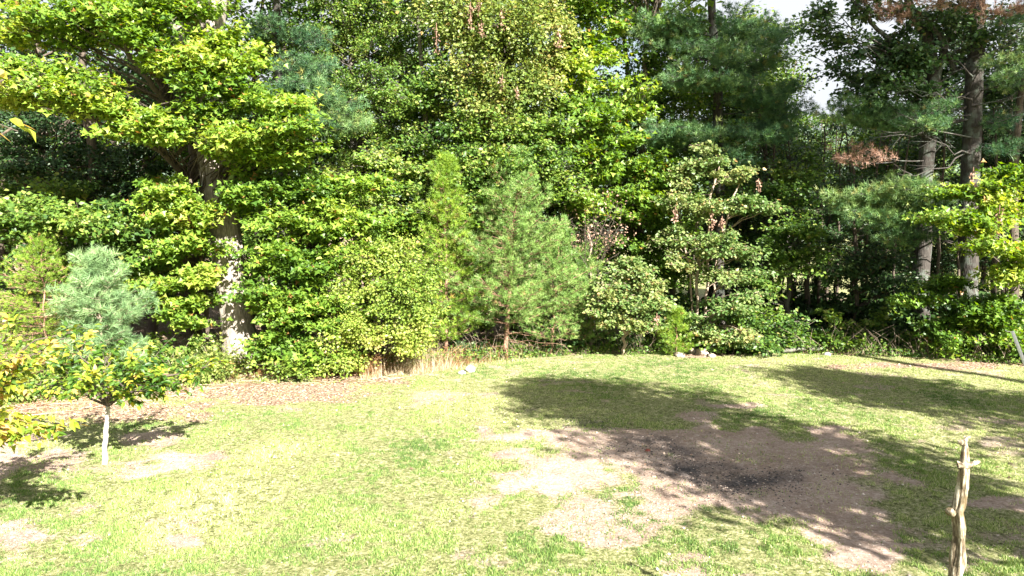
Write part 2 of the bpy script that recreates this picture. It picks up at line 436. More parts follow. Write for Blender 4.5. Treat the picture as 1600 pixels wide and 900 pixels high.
# ================================================================== GROUND
def ell(px, py, L):
    r = np.zeros_like(px)
    for cx, cy, rx, ry, s in L:
        d = np.sqrt(((px - cx) / rx) ** 2 + ((py - cy) / ry) ** 2)
        r = np.maximum(r, s * np.clip(1.5 - d, 0, 1))
    return r
EDGE_PX = np.array([-900, -200, 0, 120, 250, 375, 470, 560, 640, 700, 800, 900, 1000, 1200, 1400, 1600, 2000, 2600])
EDGE_PY = np.array([690, 660, 632, 622, 600, 586, 584, 584, 576, 570, 560, 554, 552, 549, 557, 571, 590, 610])
def edge_depth(px): return CAMZ * FPX / (np.interp(px, EDGE_PX, EDGE_PY) - 359.5)
def masks(x, y):
    yy = np.maximum(y, 2.0)
    px, py = topx(x, yy)
    n1 = fbm(x, y, 1.6, 4); n2 = fbm(x + 40, y + 11, .5, 3)
    bare = ell(px, py, [(1080, 702, 330, 40, 1), (1190, 758, 270, 52, 1), (900, 735, 150, 48, .95), (960, 800, 190, 60, .8),
                        (1330, 815, 80, 40, .9), (1350, 862, 60, 26, .85), (1550, 784, 110, 10, .85), (1170, 636, 50, 6, .9), (1090, 655, 60, 12, .9),
                        (930, 850, 70, 28, .85), (620, 780, 36, 16, .75), (1060, 880, 90, 26, .65), (820, 770, 120, 40, .6)])
    bareL = ell(px, py, [(160, 722, 170, 34, .72), (-60, 700, 150, 60, .7), (20, 835, 60, 30, .8), (290, 842, 36, 12, .7), (70, 780, 130, 30, .5),
                         (250, 690, 90, 16, .7), (30, 880, 60, 40, .5)])
    dirt = np.clip((np.maximum(bare, bareL) + (n1 - .5) * 1.3 + (n2 - .5) * 1.3 - .30) * 2.1, 0, 1)
    speck = np.clip((n2 * .6 + n1 * .5 - .58) * 5, 0, .6)
    dirt = np.maximum(dirt, speck)
    ash = ell(px, py, [(1085, 735, 60, 16, 1), (1150, 752, 70, 10, 1), (925, 663, 30, 5, 1), (1060, 712, 40, 10, .8), (1230, 745, 50, 9, .7), (1010, 690, 40, 6, .6)])
    ash = np.clip(ash + (n2 - .5) * 1.6 + (n1 - .5) * .8 - .3, 0, 1)
    ed = edge_depth(px)
    litter = np.clip((y - ed) * 1.1 + .35 + (n2 - .5) * 1.4, 0, 1)
    litL = ell(px, py, [(420, 612, 170, 18, 1), (180, 640, 200, 22, .85), (560, 595, 90, 10, .8), (1450, 572, 200, 7, .8), (1100, 553, 60, 5, .9)])
    litter = np.maximum(litter, np.clip((litL + (n2 - .5) * 1.0 - .3) * 2, 0, 1))
    back = np.clip((y - 36) * .2, 0, 1) * np.clip((x + 2) * .2, 0, 1)      # the open field beyond the trees
    litter = litter * (1 - back)
    litter = np.where(y < 3, 0, litter)
    return dirt * (1 - litter), ash, litter
def gz(x, y):
    r = (fbm(x, y, 4.0, 3) - .5) * .16 + (fbm(x + 5, y, .7, 2) - .5) * .05
    return r

def axis_pts(lo, hi, step, far, n):
    a = np.arange(lo, hi + step, step); g = np.geomspace(step, far, n)
    return np.concatenate([(lo - g)[::-1], a, a[-1] + g])
xs = axis_pts(-17, 17, .13, 5000, 26); ys = axis_pts(4, 24, .12, 7000, 26)
X, Y = np.meshgrid(xs, ys)
near = np.clip(1 - (np.maximum(np.abs(X) - 30, 0) + np.maximum(np.abs(Y - 14) - 40, 0)) / 30, 0, 1)
Zg = gz(X, Y) * near
nx, ny = len(xs), len(ys)
gm = MB(); ii = (np.arange(ny - 1)[:, None] * nx + np.arange(nx - 1)[None, :])
F1 = np.stack([ii, ii + 1, ii + nx + 1], -1).reshape(-1, 3); F2 = np.stack([ii, ii + nx + 1, ii + nx], -1).reshape(-1, 3)
gm.add(np.stack([X, Y, Zg], -1).reshape(-1, 3), np.vstack([F1, F2]))

m, nt, b = newmat('lawn_and_soil')
tc = nt.nodes.new('ShaderNodeTexCoord'); ov = tc.outputs['Object']
nf = tex(nt, 'Noise', 7, 8, .8, ov); nff = tex(nt, 'Noise', 22, 8, .8, ov); nl = tex(nt, 'Noise', .8, 6, .7, ov)
vor = tex(nt, 'Voronoi', 18, vec=ov); vor2 = tex(nt, 'Voronoi', 38, vec=ov)
grassc = ramp(nt, [(.38, (.03, .035, .014)), (.45, (.12, .14, .05)), (.52, (.29, .30, .13)), (.61, (.58, .53, .37))], mix(nt, nff.outputs[0], nf.outputs[0], .35))
dirtc = ramp(nt, [(.35, (.12, .08, .06)), (.44, (.31, .225, .175)), (.52, (.46, .35, .29)), (.62, (.70, .58, .51))], mix(nt, mix(nt, nl.outputs[0], nf.outputs[0], .5), nff.outputs[0], .5))
ashc = ramp(nt, [(.38, (.02, .019, .02)), (.52, (.075, .07, .075)), (.66, (.24, .23, .24))], mix(nt, nff.outputs[0], nf.outputs[0], .4))
litc = ramp(nt, [(.34, (.07, .042, .027)), (.5, (.27, .18, .125)), (.64, (.56, .45, .36))], mix(nt, nff.outputs[0], vor.outputs[0], .35))
def sharpen(a, k=2.5):
    x_ = math_n(nt, 'ADD', attr(nt, a), math_n(nt, 'MULTIPLY', math_n(nt, 'SUBTRACT', nff.outputs[0], .5), 1.1))
    return math_n(nt, 'MULTIPLY', math_n(nt, 'SUBTRACT', x_, .35), k, True)
c1 = mix(nt, grassc.outputs[0], dirtc.outputs[0], sharpen('dirt'))
c2 = mix(nt, c1, ashc.outputs[0], attr(nt, 'ash'))
c3 = mix(nt, c2, litc.outputs[0], sharpen('litter'))
nt.links.new(c3, b.inputs['Base Color']); b.inputs['Roughness'].default_value = .95; b.inputs['Specular IOR Level'].default_value = .1
bp = nt.nodes.new('ShaderNodeBump'); bp.inputs['Strength'].default_value = 1; bp.inputs['Distance'].default_value = .07
nt.links.new(math_n(nt, 'ADD', nff.outputs[0], nf.outputs[0]), bp.inputs['Height']); nt.links.new(bp.outputs[0], b.inputs['Normal'])
ground = gm.build('ground', m, kind='structure')
dm, am, lm = masks(X.ravel(), Y.ravel())
for nme, val in (('dirt', dm), ('ash', am * (1 - lm)), ('litter', lm)):
    a = ground.data.attributes.new(nme, 'FLOAT', 'POINT'); a.data.foreach_set('value', val.astype(np.float32))

# distant hills
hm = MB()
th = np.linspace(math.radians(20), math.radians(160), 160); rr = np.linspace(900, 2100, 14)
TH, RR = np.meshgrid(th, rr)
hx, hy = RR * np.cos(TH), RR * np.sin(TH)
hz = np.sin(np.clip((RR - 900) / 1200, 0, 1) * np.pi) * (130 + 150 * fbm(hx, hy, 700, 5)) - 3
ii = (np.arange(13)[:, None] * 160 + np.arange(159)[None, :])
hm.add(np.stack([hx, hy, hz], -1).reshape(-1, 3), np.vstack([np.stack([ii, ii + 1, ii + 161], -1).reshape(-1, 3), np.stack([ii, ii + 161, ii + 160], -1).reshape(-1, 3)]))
m, nt, b = newmat('haze_tinted_hill'); tc = nt.nodes.new('ShaderNodeTexCoord')
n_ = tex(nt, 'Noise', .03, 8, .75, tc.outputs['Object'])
nt.links.new(ramp(nt, [(.3, (.05, .085, .06)), (.7, (.12, .17, .12))], n_.outputs[0]).outputs[0], b.inputs['Base Color']); b.inputs['Roughness'].default_value = 1  # woods colour with distance haze painted in as a blue-green tint
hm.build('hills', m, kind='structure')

# ================================================================== GRASS, LITTER, STONES (uncountable)
def spread(n, dmin, dmax, power=1.0, pxr=(-120, 1720)):
    u = RNG.random(n)
    D = dmin * (dmax / dmin) ** (u ** power)
    px = RNG.uniform(*pxr, n)
    x = (px - 800) / FPX * D
    return x, D
def put_blades(mb, x, y, h, wd, tint, lean=.6):
    n = len(x); z = gz(x, y) - .004
    a = RNG.random(n) * 6.283; l = RNG.random(n) * lean
    b = RNG.random(n) * 6.283
    dx = np.cos(b) * wd; dy = np.sin(b) * wd
    tip = np.stack([x + np.cos(a) * h * l, y + np.sin(a) * h * l, z + h * np.sqrt(np.clip(1 - l * l * .8, .15, 1))], -1)
    V = np.stack([np.stack([x - dx, y - dy, z], -1), np.stack([x + dx, y + dy, z], -1), tip], 1)
    mb.add(V.reshape(-1, 3), np.arange(n * 3).reshape(-1, 3), np.repeat(tint, 3))
g = MB()
x, y = spread(1700000, 5.2, 24, .9)
d_, a_, l_ = masks(x, y)
clumpn = .62 * vnoise(x, y, .11) + .38 * vnoise(x + 7, y, .6)
keep = RNG.random(len(x)) < np.clip(1.12 - d_ * 1.02 - a_ - l_ * .95, 0, 1) * np.clip((clumpn - .42) * 3.4, .04, 1)
x, y, clumpn = x[keep], y[keep], clumpn[keep]
dry = fbm(x + 90, y, 2.2, 3)
put_blades(g, x, y, RNG.uniform(.012, .042, len(x)) * (.5 + 1.1 * clumpn), .0035 + .00028 * y, np.clip(.46 + (dry - .5) * 1.2 + RNG.normal(size=len(x)) * .22, 0, 1), .95)
g.build('grass', LM['grass'], smooth=False, kind='stuff')

# leaf litter under the wood edge
lt = MB(); x, y = spread(60000, 10, 30, .9); d_, a_, l_ = masks(x, y)
k = RNG.random(len(x)) < l_ * .9 + .035; x, y = x[k], y[k]; n = len(x)
nm = np.array([0, 0, 1.0]) + RNG.normal(size=(n, 3)) * .35
scatter(lt, 'simple', np.stack([x, y, gz(x, y) + .012], -1), RNG.normal(size=(n, 3)) * np.array([1, 1, .25]), nm, RNG.uniform(.02, .07, n), RNG.random(n))
# twigs in the litter
for k in range(620):
    px_ = RNG.uniform(0, 620) if k < 460 else RNG.uniform(620, 1620); D = edge_depth(px_) - RNG.uniform(-.8, 1.4 if k < 460 else .4)
    x0 = (px_ - 800) / FPX * D; a = RNG.random() * 6.28; L = RNG.uniform(.15, .7)
    p = np.array([x0, D, gz(x0, D) + .015]); q = p + np.array([math.cos(a) * L, math.sin(a) * L, RNG.uniform(0, .08)])
    lt.tube([p, (p + q) / 2 + RNG.normal(size=3) * .03 * np.array([1, 1, .3]), q], [.007, .006, .003], 4, tint=.1 + .8 * RNG.random())
lt.build('leaf_litter', LM['litter'], smooth=False, kind='stuff')

# pebbles, clods and charcoal crumbs
icv = np.array([(0, 0, 1), (1, 0, 0), (0, 1, 0), (-1, 0, 0), (0, -1, 0), (0, 0, -.6)], float)
icf = np.array([(0, 1, 2), (0, 2, 3), (0, 3, 4), (0, 4, 1), (5, 2, 1), (5, 3, 2), (5, 4, 3), (5, 1, 4)])
def crumbs(mb, x, y, s, tint):
    n = len(x)
    V = icv[None] * s[:, None, None] * RNG.uniform(.6, 1.3, (n, 6, 3)) * np.array([1, 1, .6])
    V = V + np.stack([x, y, gz(x, y) + s * .15], -1)[:, None, :]
    mb.add(V.reshape(-1, 3), (icf[None] + (np.arange(n) * 6)[:, None, None]).reshape(-1, 3), np.repeat(tint, 6))
m, nt, b = newmat('stone_crumb')
nt.links.new(ramp(nt, [(0, (.03, .03, .03)), (.25, (.10, .09, .085)), (.3, (.26, .19, .14)), (1, (.58, .50, .43))], attr(nt, 'tint')).outputs[0], b.inputs['Base Color']); b.inputs['Roughness'].default_value = .9
pb = MB(); x, y = spread(26000, 5.5, 19, .9); d_, a_, l_ = masks(x, y)
k = RNG.random(len(x)) < d_ * .8; x, y, a_ = x[k], y[k], a_[k]
nc = 260; gx, gy = [], []
for cx, cy in ((1085, 738), (1150, 752), (1230, 745), (1050, 715), (925, 664), (1180, 770), (990, 700)):
    g_ = G(cx, cy); gx.append(g_[0] + RNG.normal(size=nc) * .45); gy.append(g_[1] + RNG.normal(size=nc) * .3)
tn = np.where(RNG.random(len(x)) < a_ * 1.1, RNG.uniform(0, .25, len(x)), RNG.uniform(.3, 1, len(x)))
crumbs(pb, x, y, RNG.uniform(.005, .015, len(x)) * np.where(RNG.random(len(x)) < .06, 2.2, 1), tn)
gx = np.concatenate(gx); gy = np.concatenate(gy); crumbs(pb, gx, gy, RNG.uniform(.006, .02, len(gx)), np.where(RNG.random(len(gx)) < .7, RNG.uniform(0, .2, len(gx)), RNG.uniform(.3, 1, len(gx))))
pb.build('pebbles', m, kind='stuff'); STONE = m

# ================================================================== TREES AT THE WOOD EDGE
def tline(*p):     # (px,py,D,width_px) -> world points
    o = []
    for q in p:
        if q[1] == 'g':
            g_ = G(q[0], CAMZ * FPX / q[2] + 359.5); o.append((g_[0], q[2], -.05, q[3] * q[2] / FPX / 2))
        else:
            a = at(q[0], q[1], q[2]); o.append((*a, q[3] * q[2] / FPX / 2))
    return o

# --- the big oak with the leaning grey trunk
rng = np.random.default_rng(11)
ob = G(377, 578); OB = np.array([ob[0], ob[1], 0])
oak = thing('oak_tree', 'big old oak with thick leaning pale grey trunk on the left', 'tree', OB)
OD = ob[1]
Q, R = trunk_line([(ob[0] + .05, OD, -.1, .56), (*at(376, 556, OD), .45), (*at(373, 520, OD), .40), (*at(362, 440, OD), .37), (*at(351, 350, OD), .36), (*at(333, 250, OD + .1), .36), (*at(322, 170, OD + .2), .36), (*at(318, 110, OD + .2), .38)], 110, rng, .006)
def barkwob(z, th):
    out = np.ones((len(z), len(th)))
    for i_, zz in enumerate(z):
        for j_, t_ in enumerate(th):
            v = noise.noise(Vector((math.cos(t_) * 5.2, math.sin(t_) * 5.2, zz * .9 + 3)))
            v2 = noise.noise(Vector((math.cos(t_) * 14, math.sin(t_) * 14, zz * 3.2)))
            out[i_, j_] = 1 + .055 * (1 - abs(v) * 2.5) + .035 * v2 + max(0, .5 - zz) * .35 * (math.sin(t_ * 5 + 1) * .5 + .1)
    return out
tm = MB(); tm.tube(Q, R, 46, wob=barkwob); tm.build('trunk', BK['oak'], oak, OB)
st = at(318, 120, OD + .2)
for pts in ([(*st, .27), (*at(335, 40, OD + .2), .25), (*at(348, -40, OD + .3), .23), (*at(380, -200, OD + 1), .15), (*at(420, -330, OD + 2), .08)],
            [(*st, .25), (*at(305, 40, OD), .22), (*at(302, -60, OD - .4), .18), (*at(280, -250, OD - 1), .09)],
            [(*st, .25), (*at(285, 50, OD + .4), .24), (*at(268, -30, OD + .6), .22), (*at(220, -260, OD + 1), .10)]):
    l_ = MB(); q_, r_ = trunk_line(pts, 30, rng, .012); l_.tube(q_, r_, 20, wob=barkwob); l_.build('limb', BK['oak'], oak, OB)
cr = MB(); wd = MB(); st_ = SPECIES['top']
for k in range(60):
    a_ = rng.random() * 6.283; r_ = 4.5 * rng.random() ** .5; c = np.array([OB[0] - .6 + r_ * math.cos(a_), OB[1] + 1.5 + r_ * math.sin(a_), rng.uniform(10.5, 15)])
    s_ = np.array([OB[0] - .8, OB[1] + .6, 10.0]); limb(wd, rng, s_, c, .06, .02); pad_leaves(cr, None, rng, c, s_, st_, 1.1, .4)
wd.build('branches', BK['oak'], oak, OB, kind='stuff'); cr.build('crown', LM['green'], oak, OB, smooth=False, kind='stuff')
# slender shoots and twigs at the foot of the oak are its epicormic growth

# --- bright layered maple on the left
broadleaf('maple_tree', 'bright yellow-green maple spreading flat leafy layers over the top left of the clearing', 'tree',
    [tline((300, 'g', 18.6, 24), (299, 400, 18.5, 20), (302, 290, 18.4, 19), (304, 235, 18.3, 18), (270, 160, 17.9, 15), (235, 100, 17.6, 12), (190, 40, 17.3, 9), (150, -60, 17, 6)),
     tline((296, 280, 18.4, 14), (250, 235, 17.6, 9), (205, 212, 17, 6), (150, 190, 16.6, 4)),
     tline((285, 190, 18.1, 12), (240, 135, 17.3, 9), (200, 85, 17.0, 8), (180, 30, 16.6, 5)),
     tline((302, 240, 18.3, 13), (300, 120, 17.8, 10), (305, 20, 17.4, 7), (310, -80, 17, 5))],
    [(50, 105, 75, 14, 16.4, 13), (120, 128, 60, 14, 16.2, 10), (60, 150, 70, 14, 16.6, 8), (160, 165, 60, 16, 16.5, 9), (20, 30, 50, 22, 16.8, 8), (90, 10, 70, 16, 16.6, 9),
     (190, 25, 60, 18, 16.4, 12), (250, 55, 50, 14, 16.6, 8), (300, 85, 70, 22, 16.8, 12), (360, 55, 40, 14, 17.2, 5), (380, 90, 50, 16, 17, 8),
     (340, 130, 60, 14, 16.8, 9), (420, 160, 60, 12, 16.8, 9), (330, 175, 50, 12, 16.9, 6), (385, 205, 60, 12, 16.4, 10), (455, 195, 40, 10, 16.6, 6), (250, 200, 60, 10, 16.3, 9), (205, 190, 45, 10, 16.2, 6),
     (300, 5, 60, 14, 16.8, 8), (400, 235, 60, 12, 16.9, 7), (470, 235, 50, 12, 17.1, 6), (130, 60, 40, 14, 17.2, 5)],
    'maple', 21, top=(10, 13, 3.5, 14), padscale=.92, tshift=.12)

# --- glossy dogwood-like tree at the far left
broadleaf('beech_tree', 'glossy green beech with long level boughs low at the left edge of the wood', 'tree',
    [tline((146, 'g', 20.2, 17), (143, 350, 20.2, 15), (141, 210, 20.2, 13), (130, 100, 20, 10), (120, -80, 20, 7))],
    [(40, 322, 80, 12, 16.6, 11), (130, 345, 70, 11, 16.4, 10), (180, 360, 40, 10, 16.6, 5), (20, 350, 50, 12, 17, 6), (110, 385, 70, 14, 17.2, 7), (215, 320, 60, 14, 17.6, 8),
     (60, 290, 70, 18, 19, 8), (190, 410, 60, 16, 17.4, 9), (100, 430, 60, 12, 17, 7), (240, 400, 50, 14, 17.4, 6)],
    'green', 22, tshift=.02, top=(9, 12, 3, 10), leafscale=1.15, barkmat='brown')
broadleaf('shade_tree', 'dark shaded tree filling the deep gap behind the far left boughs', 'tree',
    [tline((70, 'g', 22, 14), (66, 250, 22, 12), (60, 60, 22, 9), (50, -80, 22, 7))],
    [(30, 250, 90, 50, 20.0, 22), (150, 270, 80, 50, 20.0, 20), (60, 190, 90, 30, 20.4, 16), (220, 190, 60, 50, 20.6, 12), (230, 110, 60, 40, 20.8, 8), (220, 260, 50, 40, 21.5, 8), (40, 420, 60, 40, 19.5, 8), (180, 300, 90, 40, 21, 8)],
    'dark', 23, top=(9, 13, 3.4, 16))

# --- leafy maples wrapped round the oak trunk
broadleaf('young_maple', 'young maple whose bright leaves screen the left side of the big oak trunk', 'tree',
    [tline((322, 'g', 18.0, 10), (318, 430, 17.9, 8), (310, 330, 17.8, 6), (300, 280, 17.7, 4))],
    [(268, 295, 50, 16, 17.0, 9), (300, 330, 50, 14, 16.9, 7), (255, 330, 35, 14, 17.1, 5), (385, 300, 40, 14, 17.2, 7), (310, 375, 40, 14, 17.0, 6), (260, 385, 40, 14, 17.1, 6),
     (300, 430, 40, 12, 17, 5), (250, 450, 60, 16, 17, 8), (290, 490, 50, 14, 17, 6), (330, 465, 22, 8, 17.2, 2)],
    'maple', 24, tshift=.05, padscale=.8)
broadleaf('young_maple', 'full bright green maple standing just right of the big oak trunk', 'tree',
    [tline((452, 'g', 18.9, 11), (455, 400, 18.9, 9), (452, 280, 18.8, 7), (450, 180, 18.8, 5))],
    [(430, 290, 40, 22, 17.6, 9), (490, 280, 55, 22, 17.9, 12), (550, 285, 45, 18, 18, 9), (440, 345, 38, 22, 17.3, 9), (510, 340, 50, 24, 17.6, 12), (570, 340, 40, 20, 18, 7), (430, 400, 36, 20, 17.2, 8),
     (490, 410, 50, 26, 17.3, 12), (560, 400, 40, 22, 17.6, 8), (410, 455, 30, 18, 17.2, 6), (460, 475, 50, 22, 17.1, 11), (520, 480, 50, 26, 17.2, 11), (430, 530, 45, 20, 17.2, 9), (500, 540, 50, 22, 17.1, 10), (420, 255, 50, 15, 17.8, 6)],
    'maple', 25, top=None, tshift=.0, padscale=.85)
broadleaf('shrub', 'rounded yellow-green vine-covered shrub mound at the sunny corner of the wood', 'shrub',
    [tline((610, 'g', 18.4, 6), (608, 470, 18.3, 5), (606, 400, 18.3, 3)), tline((570, 'g', 18.4, 5), (560, 470, 18.2, 4)), tline((645, 'g', 18.5, 5), (650, 480, 18.3, 4))],
    [(560, 400, 45, 24, 17.7, 11), (610, 400, 45, 26, 17.6, 13), (555, 455, 45, 30, 17.2, 13), (610, 460, 50, 32, 17.1, 18), (650, 480, 30, 34, 17.4, 10), (560, 515, 50, 26, 17.0, 14), (620, 525, 50, 22, 17.1, 14), (520, 560, 50, 12, 16.9, 8), (665, 440, 22, 30, 17.8, 5), (450, 570, 50, 10, 16.9, 6)],
    'vine', 26, padscale=.95)

# --- behind them: the middle canopy
MID = [
 ('green', 'mid green tree with fine twiggy crown behind the leaning pine bough', [(560, 'g', 22.5, 14), (556, 300, 22.4, 12), (548, 100, 22.3, 9), (540, -120, 22.3, 6)],
  [(500, 60, 60, 40, 21.5, 14), (570, 120, 60, 40, 21.2, 14), (620, 60, 60, 50, 21.6, 14), (560, 20, 60, 30, 21.8, 9), (560, 220, 60, 30, 21, 12), (470, 150, 40, 40, 22, 7), (620, 190, 50, 40, 21, 10)], 'small', .08),
 ('woodland_tree', 'slim twin-stemmed tree with dark stems showing among leaves left of centre', [(668, 'g', 21.5, 10), (668, 300, 21.5, 9), (664, 180, 21.4, 8), (655, 60, 21.4, 6), (650, -90, 21.4, 4)],
  [(640, 250, 60, 22, 20.2, 12), (560, 255, 60, 20, 20.4, 10), (700, 210, 60, 22, 20.3, 12), (640, 150, 50, 24, 20.8, 9), (700, 130, 50, 30, 20.8, 10), (620, 300, 60, 24, 19.9, 11), (540, 310, 50, 22, 19.8, 8)], 'green', .1),
 ('woodland_tree', 'tree with a straight dark stem and layered leaves above the young pines', [(722, 'g', 21.5, 11), (724, 300, 21.5, 10), (718, 200, 21.4, 9), (728, 100, 21.4, 7), (730, -90, 21.4, 5)],
  [(760, 240, 60, 24, 20.1, 14), (830, 250, 60, 24, 20.2, 14), (790, 190, 70, 30, 20.6, 14), (720, 270, 50, 22, 20, 10), (860, 210, 50, 30, 20.6, 10), (700, 320, 60, 26, 19.9, 10), (780, 290, 60, 18, 20, 9), (880, 290, 50, 26, 20.3, 10)], 'green', .12),
 ('oak_tree', 'tall oak with drooping yellowish leaf clusters and rusty tips at the top middle', [(800, 'g', 22.5, 16), (802, 250, 22.4, 14), (790, 60, 22.3, 11), (785, -120, 22.3, 7)],
  [(690, 20, 50, 26, 20.4, 12), (750, 30, 50, 36, 20.2, 16), (810, 40, 50, 50, 20.2, 20), (860, 50, 40, 40, 20.6, 14), (730, 100, 50, 36, 20.5, 13), (790, 130, 50, 34, 20.4, 12), (840, 130, 40, 40, 20.6, 10), (760, 170, 50, 20, 20.6, 7)], 'yellow', .0),
 ('tulip_tree', 'bright broad-leaved tulip tree with upright shoots right of the top middle', [(922, 'g', 22.4, 12), (925, 250, 22.3, 10), (920, 80, 22.2, 8), (915, -100, 22.2, 5)],
  [(900, 30, 40, 30, 21.6, 10), (950, 60, 35, 40, 21.6, 9), (900, 110, 40, 36, 21.2, 12), (920, 180, 45, 34, 20.9, 14), (960, 215, 40, 24, 20.9, 9), (930, 255, 45, 26, 20.7, 12), (990, 150, 35, 30, 21.4, 5), (900, 300, 50, 26, 20.7, 10)], 'tulip', .1),
 ('maple_tree', 'broad green maple filling the gap between dead twigs and the pale multi-stem tree', [(1000, 'g', 22.8, 12), (1002, 350, 22.8, 10), (1005, 200, 22.8, 8), (1010, 60, 22.8, 6)],
  [(970, 290, 50, 28, 21.6, 12), (1010, 330, 45, 36, 21.6, 12), (960, 350, 45, 30, 21.8, 8), (1020, 260, 40, 26, 21.8, 9), (1040, 420, 30, 40, 21.8, 8), (1060, 380, 30, 50, 21.8, 8)], 'maple', -.12),
]
MID += [
 ('woodland_tree', 'understorey maple filling the space behind the mound and slender pine', [(618, 'g', 21, 8), (618, 420, 21, 7), (615, 300, 21, 4)],
  [(600, 350, 50, 26, 20.0, 12), (650, 330, 40, 24, 20.2, 8), (720, 360, 40, 30, 20.6, 10), (730, 420, 30, 40, 20.8, 8), (640, 400, 40, 30, 20.4, 7), (740, 330, 40, 20, 20.6, 7)], 'maple', -.02),
 ('woodland_tree', 'understorey tree in the shade behind the broad young pine', [(820, 'g', 22, 8), (820, 420, 22, 7), (822, 300, 22, 4)],
  [(760, 300, 50, 26, 20.9, 10), (830, 290, 60, 24, 21.0, 12), (880, 330, 40, 28, 21.2, 9), (900, 420, 40, 40, 21.6, 10), (860, 480, 50, 24, 21.4, 8), (950, 400, 30, 40, 21.8, 7), (740, 480, 40, 30, 21.4, 7)], 'green', .0),
 ('woodland_tree', 'small-leaved tree high between the twin-stemmed tree and the leaning pine bough', [(600, 'g', 23, 10), (602, 250, 23, 9), (600, 80, 23, 7), (600, -60, 23, 4)],
  [(530, 100, 50, 50, 22, 12), (600, 160, 50, 40, 21.8, 12), (660, 60, 40, 50, 22.2, 12), (580, 40, 60, 40, 22.2, 12), (650, 10, 60, 20, 22.2, 8), (540, 260, 50, 24, 21, 9), (500, 20, 40, 24, 22, 6)], 'small', .14),
 ('woodland_tree', 'tree with pale yellowish leaves behind the drooping oak clusters', [(860, 'g', 23, 10), (862, 250, 23, 9), (866, 80, 23, 6), (868, -60, 23, 4)],
  [(860, 110, 40, 50, 22, 10), (880, 180, 40, 40, 21.6, 10), (830, 200, 50, 24, 21.4, 10), (700, 170, 40, 24, 21.6, 7), (890, 30, 30, 40, 22.2, 7)], 'green', .16),
 ('woodland_tree', 'slim tree with airy crown just left of the white pine plumes', [(985, 'g', 24, 9), (985, 250, 24, 8), (980, 80, 24, 6), (975, -60, 24, 4)],
  [(970, 30, 40, 30, 23, 8), (1010, 110, 40, 40, 23, 8), (970, 130, 30, 40, 23, 6), (1030, 160, 40, 20, 23.2, 5), (1060, 180, 40, 24, 23.4, 5)], 'green', -.05),
]
for k, (nm_, lab, tr, ms, sp_, sh) in enumerate(MID):
    if nm_ == 'green': nm_ = 'woodland_tree'
    broadleaf(nm_, lab, 'tree', [tline(*tr)], ms, sp_, 40 + k, tshift=sh, top=(10.5, 14, 3.2, 16) if tr[-1][1] < 100 else None)

# --- the pale small tree and the multi-stemmed one right of centre
broadleaf('dogwood_tree', 'small pale dogwood with whitish forked trunk at the middle of the wood edge', 'tree',
    [tline((974, 'g', 20.3, 6), (976, 530, 20.3, 5.5), (979, 517, 20.3, 5), (985, 480, 20.2, 3.5), (985, 420, 20.2, 2)), tline((977, 523, 20.3, 4.5), (965, 500, 20.1, 3), (955, 460, 20, 2)), tline((979, 517, 20.3, 4), (995, 505, 20.1, 3), (1020, 470, 20, 2))],
    [(985, 425, 28, 16, 19.9, 9), (960, 450, 30, 14, 19.8, 9), (1010, 450, 30, 16, 19.8, 9), (985, 470, 50, 12, 19.6, 12), (950, 490, 28, 10, 19.6, 7), (1030, 465, 24, 12, 19.9, 6), (1000, 500, 36, 8, 19.7, 7), (975, 405, 14, 8, 20, 3)],
    'pale', 61, padscale=.95, barkmat='lightbark')
broadleaf('multi_stem_tree', 'tall multi-stemmed tree with pale tufted sprays against the dark wood right of centre', 'tree',
    [tline((1092, 'g', 21.4, 5), (1090, 420, 21.3, 4.5), (1085, 330, 21.3, 4), (1075, 260, 21.3, 2.5)), tline((1103, 'g', 21.4, 5), (1104, 400, 21.3, 4), (1110, 310, 21.2, 3.5), (1125, 250, 21.2, 2)), tline((1112, 'g', 21.5, 4), (1116, 420, 21.3, 3.5), (1140, 330, 21.2, 3), (1160, 270, 21.2, 2)), tline((1085, 'g', 21.5, 4), (1078, 420, 21.4, 3), (1060, 330, 21.3, 2))],
    [(1060, 270, 22, 14, 20.9, 5), (1110, 260, 30, 16, 20.8, 8), (1150, 270, 24, 16, 21, 5), (1050, 310, 28, 14, 20.6, 7), (1100, 320, 34, 14, 20.5, 8), (1160, 315, 36, 12, 20.5, 8), (1195, 325, 20, 8, 20.7, 3), (1045, 365, 26, 12, 20.6, 6), (1100, 380, 40, 14, 20.4, 9),
     (1150, 375, 34, 12, 20.4, 7), (1180, 410, 26, 14, 20.8, 4), (1060, 405, 20, 10, 20.5, 3), (1130, 430, 30, 12, 20.5, 5), (1120, 480, 50, 8, 20.2, 8), (1170, 465, 30, 8, 20.3, 5), (1140, 520, 50, 14, 20.2, 9), (1090, 500, 30, 10, 20.3, 4), (1100, 235, 20, 10, 21, 3)],
    'pale', 62, padscale=.95, tshift=-.13, barkmat='lightbark')
broadleaf('shrub', 'low deep green bush at the foot of the pale multi-stemmed tree', 'shrub', [tline((1170, 'g', 21.2, 4), (1170, 500, 21.1, 3))],
    [(1120, 530, 40, 14, 20.5, 9), (1190, 530, 40, 16, 20.6, 10), (1170, 490, 40, 16, 20.9, 8), (1230, 520, 30, 22, 20.9, 8)], 'green', 63, tshift=-.05)

